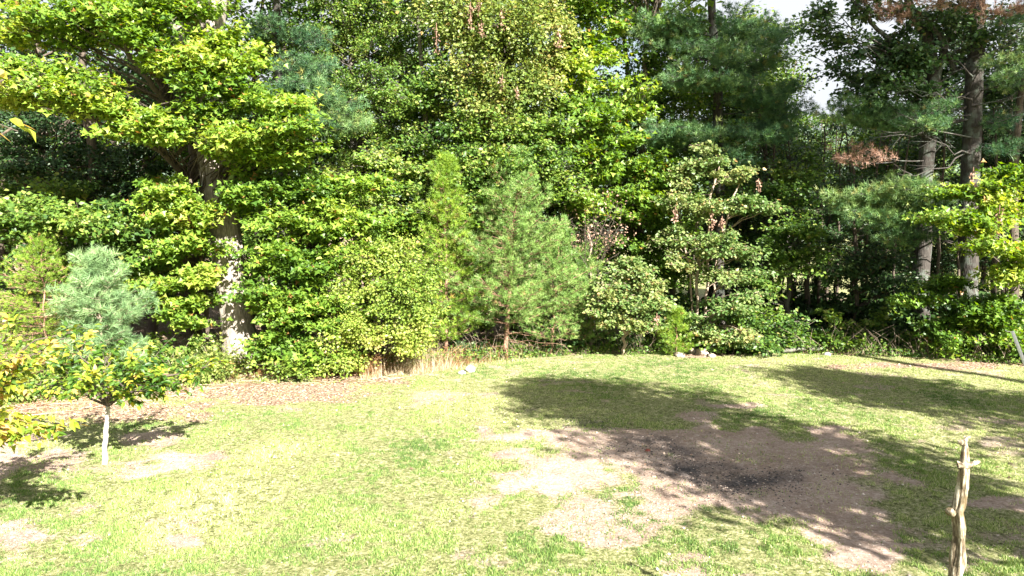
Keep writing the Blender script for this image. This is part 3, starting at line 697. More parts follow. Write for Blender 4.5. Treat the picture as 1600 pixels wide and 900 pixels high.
# --- right-hand wood
RIGHT = [
 ('woodland_tree', 'leafy tree in half shade right of the pale multi-stemmed tree', 'green', [(1235, 'g', 23, 8), (1232, 400, 23, 7), (1228, 250, 23, 5)],
  [(1210, 370, 36, 24, 21.8, 9), (1250, 360, 40, 24, 21.8, 10), (1200, 430, 34, 26, 21.6, 8), (1230, 300, 50, 24, 22, 10), (1260, 260, 50, 24, 22.4, 9), (1185, 290, 36, 26, 22, 6), (1270, 400, 40, 16, 21.6, 7)], -.12, None),
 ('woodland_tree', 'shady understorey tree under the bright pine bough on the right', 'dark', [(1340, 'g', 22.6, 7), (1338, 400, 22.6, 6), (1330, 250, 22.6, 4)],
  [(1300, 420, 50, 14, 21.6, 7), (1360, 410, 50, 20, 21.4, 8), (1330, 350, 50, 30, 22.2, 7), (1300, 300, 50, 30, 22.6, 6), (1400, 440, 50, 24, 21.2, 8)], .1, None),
 ('young_maple', 'sunlit sapling with yellow-green sprays at the right edge before dark trunks', 'maple', [(1578, 'g', 19.8, 6), (1572, 420, 19.6, 5), (1560, 300, 19.5, 4), (1550, 260, 19.5, 2)],
  [(1480, 335, 36, 7, 18.8, 5), (1520, 345, 40, 10, 18.6, 6), (1560, 385, 45, 12, 18.3, 9), (1560, 320, 40, 14, 18.8, 7), (1585, 275, 40, 16, 19, 7), (1590, 420, 40, 12, 18.4, 7), (1530, 290, 30, 10, 19, 4), (1500, 300, 20, 10, 19, 2)], 'maple'and .12, None),
 ('woodland_tree', 'deep green understorey tree with level sprays low at the right edge', 'maple', [(1500, 'g', 20.6, 6), (1500, 460, 20.5, 5), (1495, 380, 20.5, 3)],
  [(1470, 440, 45, 10, 19.8, 6), (1440, 465, 40, 10, 19.8, 5), (1520, 470, 50, 12, 19.4, 8), (1570, 480, 50, 16, 19, 9), (1490, 505, 50, 12, 19.6, 7), (1550, 520, 50, 16, 19, 9), (1590, 540, 40, 14, 19, 7), (1460, 530, 40, 14, 19.8, 6)], -.22, None),
]
for k, (nm_, lab, sp_, tr, ms, sh, tp_) in enumerate(RIGHT):
    broadleaf(nm_, lab, 'tree', [tline(*tr)], ms, sp_, 80 + k, tshift=sh, padscale=.9)

broadleaf('oak_tree', 'dark-leaved forked oak against the sky at the top right', 'tree',
    [tline((1440, 'g', 22.0, 26), (1440, 410, 22, 25), (1447, 250, 22, 23), (1458, 130, 22, 20), (1450, 60, 22, 18), (1425, 20, 22, 12), (1400, -60, 22, 9)),
     tline((1456, 150, 22, 15), (1475, 80, 21.8, 11), (1500, 20, 21.6, 9), (1520, -60, 21.5, 7)),
     tline((1462, 150, 22, 10), (1420, 110, 21.6, 9), (1385, 60, 21.2, 7), (1350, 20, 21, 5), (1300, -30, 21, 3)),
     tline((1490, 110, 21.9, 8), (1470, 60, 21.6, 7), (1440, 20, 21.3, 4), (1400, 5, 21, 3))],
    [(1270, 30, 26, 14, 20.6, 4), (1305, 60, 26, 12, 20.8, 4), (1400, 70, 40, 22, 21, 9), (1430, 100, 40, 22, 21.2, 8), (1350, 130, 50, 12, 20.8, 8), (1370, 80, 40, 30, 22.5, 9), (1480, 90, 40, 40, 23, 8), (1560, 110, 40, 40, 23, 7), (1500, 30, 50, 20, 22.5, 7), (1290, 95, 30, 8, 20.8, 3), (1460, 30, 60, 20, 21.4, 8), (1370, 110, 40, 12, 21, 4), (1530, 50, 40, 24, 21.4, 5),
     (1370, 10, 50, 10, 21, 5), (1430, 140, 50, 8, 21.4, 4), (1590, 80, 30, 20, 21.4, 3)],
    'oakdark', 90, top=(10.5, 14, 3, 10), barkmat='pinebark')

# --- tall white pines
def tall_pine(name, label, tr, boughs, seed, mat='whitepine', dead=(), browns=(), size=.165, bk='pinebark', topn=0):
    rng = np.random.default_rng(seed); pts = tline(*tr); base = np.array(pts[0][:3]); base[2] = 0
    T = thing(name, label, 'pine tree', base)
    Q, R = trunk_line(pts, 40, rng, .012); t_ = MB(); t_.tube(Q, R, 18, wob=lambda z, th: 1 + .06 * RNG.normal(size=(len(z), len(th)))); t_.build('trunk', BK[bk], T, base)
    cr = MB(); wd = MB(); br = MB()
    def start(c, rise):
        hd = np.hypot(Q[:, 0] - c[0], Q[:, 1] - c[1]); return Q[int(np.argmin(np.abs(Q[:, 2] - (c[2] - rise * hd))))]
    for (px_, py_, D, wpx, n, rise, cl) in boughs:
        c = at(px_, py_, D); s_ = start(c, rise); L = np.linalg.norm(c - s_)
        for k in range(n):
            tip = c + rng.normal(size=3) * np.array([.35, .35, .12]) * wpx / 60
            ss = s_ + (tip - s_) * (0 if k == 0 else rng.uniform(.1, .45))
            bough(cr, wd, rng, ss, tip, wpx * D / FPX * .55, size, cl + rng.normal() * .08, 'tuft', .12, thick=.16, r0=.03 if k == 0 else .012, bare=.3)
    for (px_, py_, D, n) in browns:
        c = at(px_, py_, D); s_ = start(c, .1)
        for k in range(n):
            tip = c + rng.normal(size=3) * np.array([.5, .4, .12]); ss = s_ + (tip - s_) * rng.uniform(.3, .6)
            bough(br, wd, rng, ss, tip, .4, size, .5, 'tuft', .13, thick=.2, bare=.4)
    for (px_, py_, px2, py2, D, D2) in dead:
        a = at(px_, py_, D); b2 = at(px2, py2, D2); limb(wd, rng, a, b2, .03, .008, -.04)
        for k in range(9):
            f = rng.uniform(.3, 1); p = a + (b2 - a) * f; d = (b2 - a) * .18 + rng.normal(size=3) * .22; wd.tube([p, p + d * .6, p + d + rng.normal(size=3) * .06], [.009, .006, .003], 4)
    for k in range(topn):
        z = rng.uniform(10.5, 16); a_ = rng.random() * 6.28; l = 3.2 * (1 - (z - 10) / 8)
        c0 = np.array([np.interp(z, Q[:, 2], Q[:, j]) for j in range(3)]); bough(cr, wd, rng, c0, c0 + np.array([math.cos(a_) * l, math.sin(a_) * l, .2]), .6, size * 1.6, .4, 'tuft', .22, bare=.3)
    wd.build('branches', BK[bk], T, base, kind='stuff'); cr.build('crown', LM[mat], T, base, smooth=False, kind='stuff')
    if browns: 
        o = br.build('dead_needles', LM['brown'], T, base, smooth=False); o['label'] = 'browned dead pine needles'
    return T

tall_pine('pine_tree', 'tall white pine with blue-green plume boughs right of the top middle', [(1125, 'g', 23.2, 18), (1124, 260, 23.1, 16), (1121, 120, 23, 14), (1112, 20, 23, 12), (1105, -150, 23, 8), (1100, -260, 23, 4)],
    [(1020, 35, 22, 60, 4, .15, .5), (1060, 15, 21.6, 60, 4, .2, .45), (1160, 40, 21.8, 70, 5, .15, .4), (1190, 20, 22, 60, 4, .2, .4), (1090, 75, 21.4, 70, 4, .1, .5), (1150, 85, 21.6, 60, 4, .1, .4), (1200, 75, 22, 50, 3, .15, .4),
     (1065, 115, 21.4, 60, 4, .0, .5), (1120, 120, 21, 60, 4, .0, .5), (1180, 125, 21.6, 50, 4, .05, .35), (1240, 130, 21.8, 50, 4, .1, .3), (1255, 165, 21.8, 50, 4, .1, .3), (1215, 95, 22.4, 50, 4, .1, .4), (1215, 50, 22.4, 50, 4, .15, .4), (1230, 185, 22, 50, 4, .1, .3), (1160, 150, 22, 50, 4, .1, .35), (1210, 150, 21.6, 50, 3, .05, .3),
     (1040, 205, 21.4, 60, 5, -.1, .4), (1000, 215, 21.6, 50, 3, -.1, .4), (1090, 200, 21.2, 50, 4, -.1, .42), (1190, 205, 21.6, 60, 5, -.1, .3), (1245, 205, 21.8, 50, 4, -.05, .25), (1000, 60, 22, 50, 3, .1, .5), (1150, 235, 21.6, 60, 3, -.1, .3), (1100, 240, 21.6, 50, 2, -.1, .3)],
    101, topn=14)
tall_pine('pine_tree', 'shaded pine holding one bright feathery bough in front of dark trunks on the right', [(1516, 'g', 21.6, 28), (1514, 300, 21.6, 27), (1520, 180, 21.6, 25), (1526, 60, 21.6, 21), (1530, -60, 21.6, 18), (1540, -260, 21.6, 10)],
    [(1310, 305, 19.6, 40, 3, .0, .72), (1345, 295, 19.4, 50, 4, .0, .75), (1390, 290, 19.6, 50, 4, .0, .7), (1350, 335, 19.6, 50, 4, -.05, .6), (1400, 325, 19.8, 50, 3, -.05, .55), (1430, 300, 20, 40, 2, .0, .5), (1375, 365, 20, 40, 2, -.1, .45), (1300, 325, 20, 30, 2, 0, .6),
     (1560, 90, 20.4, 50, 3, .1, .75), (1590, 110, 20, 50, 3, .1, .6), (1330, 175, 20.6, 60, 4, .0, .45), (1390, 185, 20.6, 60, 4, .0, .4), (1450, 165, 20.8, 50, 3, .0, .4), (1300, 160, 20.8, 50, 3, .0, .45), (1580, 180, 20.6, 60, 3, .0, .3), (1590, 230, 20.4, 60, 3, -.05, .3), (1570, 30, 21, 50, 2, .1, .4)],
    102, dead=[(1515, 235, 1420, 275, 21.4, 20.2), (1515, 240, 1450, 215, 21.4, 20.2), (1518, 155, 1420, 140, 21.4, 20.3), (1520, 165, 1600, 150, 21.4, 20.6), (1520, 140, 1440, 190, 21.5, 20.6), (1516, 325, 1450, 328, 21.5, 21), (1518, 200, 1600, 175, 21.4, 20.4), (1520, 60, 1590, 30, 21.4, 21),
               (1516, 180, 1370, 215, 21.4, 20), (1518, 90, 1590, 60, 21.4, 20.6), (1516, 380, 1455, 375, 21.5, 20.8), (1518, 215, 1400, 175, 21.4, 20), (1520, 120, 1480, 75, 21.4, 20.8)],
    browns=[(1350, 240, 20, 2), (1500, 2, 20.6, 3), (1430, 0, 20.8, 3), (1570, 12, 20.6, 4), (1370, 12, 21, 3)], topn=10)
tall_pine('pine_tree', 'shadowy white pine whose soft heavy bough hangs over the maple left of centre', [(440, 'g', 21.8, 16), (440, 260, 21.7, 14), (435, 100, 21.6, 12), (430, -80, 21.6, 9), (428, -260, 21.6, 4)],
    [(470, 95, 20, 60, 5, .1, .35), (500, 120, 19.4, 60, 5, .0, .42), (520, 150, 19, 60, 5, -.05, .5), (545, 180, 18.8, 50, 4, -.1, .62), (575, 188, 18.7, 40, 3, -.1, .72), (500, 180, 19, 50, 4, -.1, .45), (455, 140, 19.4, 60, 4, .0, .35), (480, 50, 20.4, 60, 4, .2, .3), (430, 30, 20.6, 60, 3, .2, .3), (440, 190, 19.6, 50, 3, -.05, .35)],
    103, topn=10)

# --- young pines at the edge
b_ = G(692, 572); conifer('young_pine', 'slender yellow-green young pine just right of the vine-covered mound', (b_[0], 19.4, 0), 5.6, 1.25, 111, 'yelpine', 'redpine', size=.13, tp='tuft', whorl=.30, nper=6, lo=.1, r0=.06, shape=1.0, width=.32, elev=.45, lean=(.05, 0))
b_ = G(790, 560); conifer('young_pine', 'broad full young pine with slim reddish trunk at the middle of the wood edge', (b_[0], 19.7, 0), 5.7, 2.2, 112, 'midpine', 'redpine', size=.13, tp='tuft', whorl=.28, nper=6, lo=.17, r0=.07, shape=1.1, width=.5, elev=.35, lean=(.35, 0), dead=8, irregular=.34)
b_ = G(862, 560); conifer('young_pine', 'narrower young pine leaning into the right side of the broad pine', (b_[0], 20.2, 0), 3.7, 1.3, 113, 'midpine', 'redpine', size=.12, tp='tuft', whorl=.28, nper=5, lo=.12, r0=.045, shape=1.0, width=.4, elev=.35, lean=(.25, 0), dead=6)
b_ = G(915, 558); conifer('young_pine', 'small pine tucked beside the pale dogwood', (b_[0], 21, 0), 3.0, .9, 114, 'midpine', 'redpine', size=.12, tp='tuft', whorl=.3, nper=5, lo=.1, r0=.04, shape=1.0, width=.35, elev=.35)
b_ = G(650, 565); conifer('young_pine', 'thin sparse pine sapling between the mound and the slender pine', (b_[0], 20.2, 0), 5.2, .7, 115, 'midpine', 'redpine', size=.12, tp='tuft', whorl=.35, nper=4, lo=.3, r0=.04, shape=1.0, width=.25, elev=.4)
b_ = G(1058, 556); conifer('pine_seedling', 'knee-high bright pine seedling under the multi-stemmed tree', (b_[0], 20.2, 0), 1.25, .42, 116, 'yelpine', 'redpine', size=.10, tp='tuft', whorl=.2, nper=5, lo=.05, r0=.02, width=.2, elev=.4)
b_ = G(160, 612); conifer('young_pine', 'soft blue-green young white pine standing behind the small white-trunked cherry', (b_[0] + .1, 15.4, 0), 3.05, 1.15, 117, 'bluepine', 'lightbark', size=.17, tp='tuftfine', whorl=.36, nper=5, lo=.12, r0=.035, shape=1.0, width=.42, elev=.42, step=.10, irregular=.33)
b_ = G(20, 620); conifer('young_hemlock', 'low yellow-green feathery conifer at the left border of the picture', (b_[0], 16.2, 0), 3.4, 2.0, 118, 'yelpine', 'redpine', size=.075, tp='tuft', whorl=.24, nper=6, lo=.06, r0=.035, shape=1.2, width=.5, elev=.15, step=.07, cat='conifer')

# --- dead twiggy tangle with a few orange leaves
rng = np.random.default_rng(131); base = np.array([*G(925, 556)[:2], 0]); base[1] = 21.2
DT = thing('dead_tree', 'leafless grey twig tangle with a few orange leaves behind the pale dogwood', 'dead tree', base)
wd = MB(); cr = MB(); Q, R = trunk_line(tline((925, 'g', 21.2, 5), (922, 400, 21, 4), (915, 320, 20.8, 2.5)), 12, rng, .03); wd.tube(Q, R, 7); wd.build('trunk', BK['lightbark'], DT, base); wd = MB()
for k in range(46):
    a = Q[rng.integers(4, 12)]; c = at(rng.uniform(870, 975), rng.uniform(290, 395), rng.uniform(20, 21.2)); limb(wd, rng, a, c, .016, .005, rng.uniform(-.1, .15), 4)
    for j in range(5):
        p = a + (c - a) * rng.uniform(.4, 1); wd.tube([p, p + norm(rng.normal(size=3)) * .35], [.005, .002], 3)
    if rng.random() < .5: 
        n = 26; scatter(cr, 'simple', c + rng.normal(size=(n, 3)) * .22, rng.normal(size=(n, 3)) - [0, 0, .4], rng.normal(size=(n, 3)) + OUT, rng.uniform(.05, .08, n), rng.uniform(.4, 1, n))
wd.build('branches', BK['brown'], DT, base, kind='stuff'); o = cr.build('leaves', LM['brown'], DT, base, smooth=False)

# --- rusty hanging leaf clusters (broken, dried branch tips)
def dead_cluster(pxs, label, group=None):
    for k, (px_, py_, D, h) in enumerate(pxs):
        c = at(px_, py_, D); mb = MB(); n = 38; t = RNG.random(n)
        L = h * D / FPX
        pos = c + np.stack([RNG.normal(size=n) * .045, RNG.normal(size=n) * .045, (0.5 - t) * L], -1)
        mb.tube([c + [0, 0, .62 * L], c, c - [0, 0, .5 * L]], [.012, .014, .006], 4, tint=.2)
        scatter(mb, 'simple', pos, RNG.normal(size=(n, 3)) * .5 - [0, 0, 1], RNG.normal(size=(n, 3)) + OUT, RNG.uniform(.05, .095, n), RNG.random(n))
        o = mb.build('dead_leaf_cluster', LM['brown'], origin=c, smooth=False); o.location = c
        tag(o, label if isinstance(label, str) else label[k], 'dead leaves', group)
dead_cluster([(168, 138, 16.4, 36)], 'single bunch of pinkish dead leaves hanging from the left maple')
dead_cluster([(735, 25, 19.6, 34), (752, 45, 19.6, 20), (784, 30, 19.6, 30), (682, 62, 19.8, 40), (785, 130, 19.8, 22), (872, 62, 20, 24), (808, 145, 19.8, 16), (748, 10, 19.6, 24)], 'rusty dead leaf bunch hanging in the yellowish oak at top middle', 'rusty dead leaf bunches in the oak')
dead_cluster([(1112, 345, 20, 26), (1128, 350, 20, 20), (1055, 335, 20, 20), (1185, 290, 20, 18)], 'dusky pink dead leaf bunch in the pale multi-stemmed tree', 'pink dead leaf bunches in the multi-stem tree')
dead_cluster([(1561, 340, 18.2, 32)], 'pinkish dead leaf bunch on the sunlit sapling at the right edge')
dead_cluster([(1520, 280, 19, 30)], 'pinkish dead leaf bunch in front of the thick pine trunk')
dead_cluster([(1026, 500, 19.3, 18)], 'small pinkish dead leaf bunch at the right of the pale dogwood')

# --- background wood: four prototypes copied
def proto(seed, H, species, zlo, nm='woodland_tree', rad=2.4, pads=80, ls=1.35):
    rng = np.random.default_rng(seed); sp = dict(SPECIES[species]); sp['s'] *= ls; sp['n'] = int(sp['n'] * .62)
    T = thing(nm, '', 'tree', (0, 0, 0)); tr = MB()
    Q, R = trunk_line([(0, 0, -.1, .14), (rng.normal() * .2, rng.normal() * .2, H * .5, .10), (rng.normal() * .4, rng.normal() * .4, H, .03)], 12, rng, .05)
    tr.tube(Q, R, 8); tr.build('trunk', BK['brown'], T)
    cr = MB(); wd = MB()
    for k in range(pads):
        f = rng.random(); z = zlo + (H - zlo) * f; a_ = rng.random() * 6.283; r_ = rad * (.35 + .65 * math.sin(math.pi * (.2 + .75 * f))) * rng.random() ** .45
        c = np.array([math.cos(a_) * r_, math.sin(a_) * r_, z]); s_ = Q[int(np.argmin(np.abs(Q[:, 2] - (z - .5 * r_))))]
        limb(wd, rng, s_, c, .03, .01); pad_leaves(cr, None, rng, c, s_, sp, sp['r'] * 1.45, rng.uniform(.25, .6))
    wd.build('branches', BK['brown'], T, kind='stuff'); cr.build('crown', LM[sp['mat']], T, smooth=False, kind='stuff')
    return T
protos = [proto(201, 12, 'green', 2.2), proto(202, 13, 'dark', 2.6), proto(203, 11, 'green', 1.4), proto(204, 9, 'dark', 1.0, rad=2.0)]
used = set()
def place_proto(i, x, y, s, label, group):
    r = protos[i]; rz = RNG.random() * 6.28
    if i not in used:
        used.add(i); r.location = (x, y, 0); r.rotation_euler = (0, 0, rz); r.scale = (s, s, s); r['label'] = label; r['group'] = group
        return r
    return dup(r, (x, y, 0), rz, (s, s, s), label, group)
LB = 'leafy woodland tree in shade behind the trees of the sunny edge'; GB = 'background trees inside the wood'
for row, (Dr, step) in enumerate(((24.3, 95), (28, 120), (33, 140), (39, 150))):
    px_ = -260 + row * 37
    while px_ < (1090 if row < 2 else 1010):
        D = Dr + RNG.uniform(-1, 1); q = px_ + RNG.uniform(-30, 30)
        place_proto(int(RNG.integers(0, 4)), (q - 800) / FPX * D, D, RNG.uniform(.85, 1.15), LB, GB); px_ += step
# right side wood is thin: low dense trees, the field and its far trees show through above them
LR = 'low shaded woodland tree in the thin belt on the right'; GR = 'shaded trees in the right belt'
for px_, D, s in ((1150, 25, .62), (1210, 27, .55), (1290, 26, .5), (1370, 25, .5), (1450, 26, .55), (1530, 25, .6), (1600, 24, .62), (1680, 23, .8), (1760, 22, .9), (1330, 29, .48), (1490, 29, .52), (1580, 29, .6), (1240, 30, .5), (1410, 30, .5)):
    place_proto(3 if RNG.random() < .7 else 1, (px_ - 800) / FPX * D, D, s, LR, GR)
LF = 'far sunlit tree beyond the open field glimpsed through the right belt'; GF = 'far trees beyond the field'
for k in range(22):
    D = RNG.uniform(62, 90); q = 1080 + k * 32 + RNG.uniform(-12, 12)
    place_proto(int(RNG.integers(0, 3)), (q - 800) / FPX * D, D, RNG.uniform(1.0, 1.35), LF, GF)

LU = 'taller woodland tree standing behind the dark trunks of the right belt'; GU = 'taller trees in the right belt'
for px_, D, s in ((1110, 27, .85), (1170, 29, .82), (1215, 31, .72), (1400, 32, .74), (1460, 30, .78), (1540, 31, .85), (1610, 28, .9), (1660, 30, 1.0), (1080, 31, 1.0), (1350, 33, .74), (1275, 33, .66), (1180, 26.5, .95), (1150, 30, 1.05), (1205, 34, .95), (1430, 27, .85), (1500, 28, .9), (1570, 27, .92), (1370, 28, .7)):
    place_proto(1 if RNG.random() < .6 else 0, (px_ - 800) / FPX * D, D, s, LU, GU)
# thin dark trunks of the pole-stage trees in the right belt
PL = [(1207, 23.5, 6), (1226, 24.5, 5), (1245, 25.5, 4), (1264, 23.8, 9), (1283, 24.3, 6), (1297, 25.2, 5), (1312, 24, 5), (1222, 26, 3.5), (1332, 25, 4), (1275, 26.5, 3.5), (1355, 24.5, 5), (1150, 24.5, 5), (1385, 25.5, 5), (1304, 26.5, 3), (1468, 24.6, 6), (1555, 23.4, 9), (1592, 22.6, 16), (1400, 24.4, 5), (1238, 24, 3)]
for k, (px_, D, wp) in enumerate(PL):
    rng = np.random.default_rng(300 + k); x0 = (px_ - 800) / FPX * D; base = np.array([x0, D, 0]); H = rng.uniform(6, 8) if wp < 10 else 12
    T = thing('sapling', 'thin dark bare-stemmed pole tree in the shade of the right belt' if wp < 10 else 'dark upright trunk cut by the right border of the picture', 'tree', base, 'thin dark pole trees in the right belt' if wp < 10 else None)
    q_, r_ = trunk_line([(x0, D, -.05, wp * D / FPX / 2), (x0 + rng.normal() * .15, D, H * .5, wp * D / FPX / 2.4), (x0 + rng.normal() * .3, D, H, .02)], 12, rng, .02)
    t_ = MB(); t_.tube(q_, r_, 7); t_.build('trunk', BK['brown'], T, base)
    cr = MB(); wd = MB(); sp_ = dict(SPECIES['dark']); sp_['n'] = 70
    for j in range(9):
        z = rng.uniform(.42, 1) * H; a_ = rng.random() * 6.28; l = rng.uniform(.5, 1.3); c = np.array([x0 + math.cos(a_) * l, D + math.sin(a_) * l, z]); s_ = q_[int(np.argmin(np.abs(q_[:, 2] - z + .2)))]
        limb(wd, rng, s_, c, .014, .005, 0, 4); pad_leaves(cr, None, rng, c, s_, sp_, .5, .4)
    for j in range(6):
        z = rng.uniform(.08, .42) * H; a_ = rng.random() * 6.28; l = rng.uniform(.2, .6); s_ = q_[int(np.argmin(np.abs(q_[:, 2] - z)))]; limb(wd, rng, s_, s_ + np.array([math.cos(a_) * l, math.sin(a_) * l, .1]), .007, .003, 0, 3)
    wd.build('branches', BK['brown'], T, base, kind='stuff'); cr.build('crown', LM['dark'], T, base, smooth=False, kind='stuff')

# --- bushes along the foot of the wood: prototypes copied
def bush(seed, mat_sp, h, r, n, ls=1.0):
    rng = np.random.default_rng(seed); sp = dict(SPECIES[mat_sp]); sp['s'] *= ls; sp['n'] = int(sp['n'] * .5)
    T = thing('shrub', '', 'shrub'); wd = MB(); cr = MB()
    for k in range(n):
        a_ = rng.random() * 6.283; rr = r * rng.random() ** .5; z = h * rng.uniform(.25, 1) * (1 - .35 * (rr / r) ** 2)
        c = np.array([math.cos(a_) * rr, math.sin(a_) * rr, z]); s_ = np.array([math.cos(a_) * rr * .3, math.sin(a_) * rr * .3, 0.0])
        limb(wd, rng, s_, c, .010, .004, .05, 4); pad_leaves(cr, None, rng, c, s_ + [0, 0, z * .6], sp, .3, rng.uniform(.3, .65))
    wd.build('stems', BK['brown'], T, kind='stuff'); cr.build('foliage', LM[sp['mat']], T, smooth=False, kind='stuff'); return T
BP = [bush(401, 'green', 1.1, .7, 16), bush(402, 'dark', 1.0, .8, 14), bush(403, 'yellow', .8, .6, 13, .8), bush(404, 'green', .6, .6, 11, .8)]
bused = set()
def place_bush(i, px_, dd, s, label, group):
    D = edge_depth(px_) + dd; loc = ((px_ - 800) / FPX * D, D, float(gz(np.array([(px_ - 800) / FPX * D]), np.array([D]))[0]) - .02)
    if i not in bused:
        bused.add(i); r = BP[i]; r.location = loc; r.scale = (s, s, s); r['label'] = label; r['group'] = group; return
    dup(BP[i], loc, RNG.random() * 6.28, (s, s, s), label, group)
for px_ in range(735, 1180, 26):
    place_bush(int(RNG.choice([0, 1, 3])), px_ + RNG.uniform(-10, 10), RNG.uniform(.5, 1.8), RNG.uniform(.55, .95), 'low green bush in the undergrowth along the middle of the wood edge', 'middle undergrowth bushes')
for px_ in range(1190, 1640, 21):
    place_bush(int(RNG.choice([0, 1, 1, 3])), px_ + RNG.uniform(-10, 10), RNG.uniform(.3, 2.0), RNG.uniform(.7, 1.25), 'shaded dark green bush at the foot of the right belt', 'undergrowth bushes on the right')
for px_ in range(1060, 1660, 16):
    place_bush(1, px_ + RNG.uniform(-10, 10), RNG.uniform(2.2, 6.0), RNG.uniform(1.3, 2.1), 'shaded dark green bush at the foot of the right belt', 'undergrowth bushes on the right')
for px_ in range(395, 700, 26):
    place_bush(int(RNG.choice([0, 2, 2, 3])), px_ + RNG.uniform(-10, 10), RNG.uniform(.1, .9), RNG.uniform(.6, .95), 'sunny yellow-green bush below the maples left of centre', 'sunny bushes left of centre')
for px_ in (20, 60, 95, 190, 215, 250, 285, 310, 335):
    place_bush(int(RNG.choice([2, 0])), px_, RNG.uniform(.2, 1.3), RNG.uniform(.8, 1.25), 'leafy bush behind the litter strip at the lower left', 'bushes behind the litter strip')
for px_ in (270, 300, 325, 352):
    place_bush(2, px_, -.35, .95, 'yellowing shrub just left of the oak foot', 'yellowing shrubs beside the oak')

# ================================================================== DRY GRASS, WEEDS (uncountable)
dg = MB(); n = 3200; px_ = np.concatenate([RNG.normal(650, 55, n), RNG.normal(560, 90, n // 3), RNG.normal(770, 70, n // 4)]); n = len(px_); D = edge_depth(px_) - RNG.uniform(-.6, .9, n); x = (px_ - 800) / FPX * D
put_blades(dg, x, D, (.08 + .75 * RNG.random(n) ** 2.6) * (.3 + .7 * np.exp(-((px_ - 650) / 75) ** 2)) * (.35 + 1.1 * vnoise(x, D, .25)), .0045, RNG.random(n), .9)
n = 1500; px_ = RNG.uniform(380, 1620, n); D = edge_depth(px_) + RNG.uniform(-.3, .6, n); put_blades(dg, (px_ - 800) / FPX * D, D, RNG.uniform(.08, .35, n), .006, RNG.random(n), .6)
dg.build('dry_grass', LM['straw'], smooth=False, kind='stuff')
rs = MB(); n = 5200; px_ = np.concatenate([RNG.normal(575, 28, n // 2), RNG.normal(700, 45, n // 4), RNG.normal(430, 50, n // 4)]); n = len(px_); D = edge_depth(px_) + RNG.uniform(-.5, .4, n); x = (px_ - 800) / FPX * D
put_blades(rs, x, D, RNG.uniform(.08, .6, n) * (.3 + vnoise(x, D, .3)), .0045, RNG.random(n), .95)
k = n; scatter(rs, 'simple', np.stack([x + RNG.normal(size=n) * .06, D, RNG.uniform(.05, .45, n)], -1), RNG.normal(size=(n, 3)), RNG.normal(size=(n, 3)) + OUT, RNG.uniform(.02, .045, n), RNG.random(n))
n = 2600; px_ = RNG.uniform(-20, 560, n); D = edge_depth(px_) - RNG.uniform(-.4, 1.5, n); x = (px_ - 800) / FPX * D
put_blades(rs, x, D, RNG.uniform(.04, .3, n) * (vnoise(x, D, .35) > .55), .004, RNG.random(n), 1.0)
rs.build('rusty_weeds', LM['rust'], smooth=False, kind='stuff')
wz = MB(); n = 26000; px_ = RNG.uniform(-60, 1660, n); D = edge_depth(px_) + RNG.exponential(1.2, n) - .35; x = (px_ - 800) / FPX * D
hgt = RNG.random(n) ** 1.5 * .28 * np.clip(vnoise(x, D, .6) * 1.6, .1, 1.5)
keep = (px_ > 560) | (RNG.random(n) < .5)
x, D, hgt = x[keep], D[keep], hgt[keep]; n = len(x)
scatter(wz, 'broad', np.stack([x, D, gz(x, D) + hgt], -1), RNG.normal(size=(n, 3)) * [1, 1, .4], np.array([.1, -.4, .8]) + RNG.normal(size=(n, 3)) * .4, RNG.uniform(.04, .09, n), RNG.random(n) * .9)
wz.build('weeds', LM['green'], smooth=False, kind='stuff')

# ================================================================== CHERRY TREES AND NEAR LEAVES
def cherry_leaf_mesh():
    V, F = TP['cherry']; out = []
    for k in range(6):
        me = bpy.data.meshes.new('leaf'); t = [.12, .32, .5, .66, .82, .97][k]
        v = V * np.array([1 + .2 * math.sin(k), 1, 1 + .8 * math.cos(k * 2)])
        me.from_pydata(v.tolist(), [], F.tolist()); a = me.attributes.new('tint', 'FLOAT', 'POINT'); a.data.foreach_set('value', np.full(len(v), t, np.float32))
        me.materials.append(LM['cherry']); out.append(me)
    return out
CL = cherry_leaf_mesh()
from mathutils import Matrix
def put_leaf(parent, origin, pos, ax, nm, s, ci):
    o = bpy.data.objects.new('leaf', CL[ci]); C.objects.link(o); o.parent = parent
    y_ = Vector(ax).normalized(); z_ = Vector(nm); z_ = (z_ - z_.dot(y_) * y_).normalized(); x_ = y_.cross(z_)
    M = Matrix((x_, y_, z_)).transposed().to_4x4(); M = Matrix.Translation(Vector(pos) - Vector(origin)) @ M @ Matrix.Scale(s, 4)
    o.matrix_local = M
def shoots(rng, a, tip, n, droop=.25, spr=.12):
    """leaves hanging along a shoot from a to tip: pos, axis, normal"""
    t = rng.uniform(.12, 1.02, n)[:, None]; L = np.linalg.norm(tip - a)
    P = a + (tip - a) * t; P[:, 2] += np.sin(t[:, 0] * np.pi) * L * .08
    d = norm(tip - a); side = norm(np.cross(d, [0, 0, 1])) * rng.choice([-1, 1], n)[:, None]
    ax = side * rng.uniform(.4, 1, (n, 1)) + d * .7 + rng.normal(size=(n, 3)) * .3; ax[:, 2] -= .1 + droop
    nm = np.array([.1, -.35, .8]) + rng.normal(size=(n, 3)) * .35 + side * .3
    return P + rng.normal(size=(n, 3)) * spr * .2, ax, nm
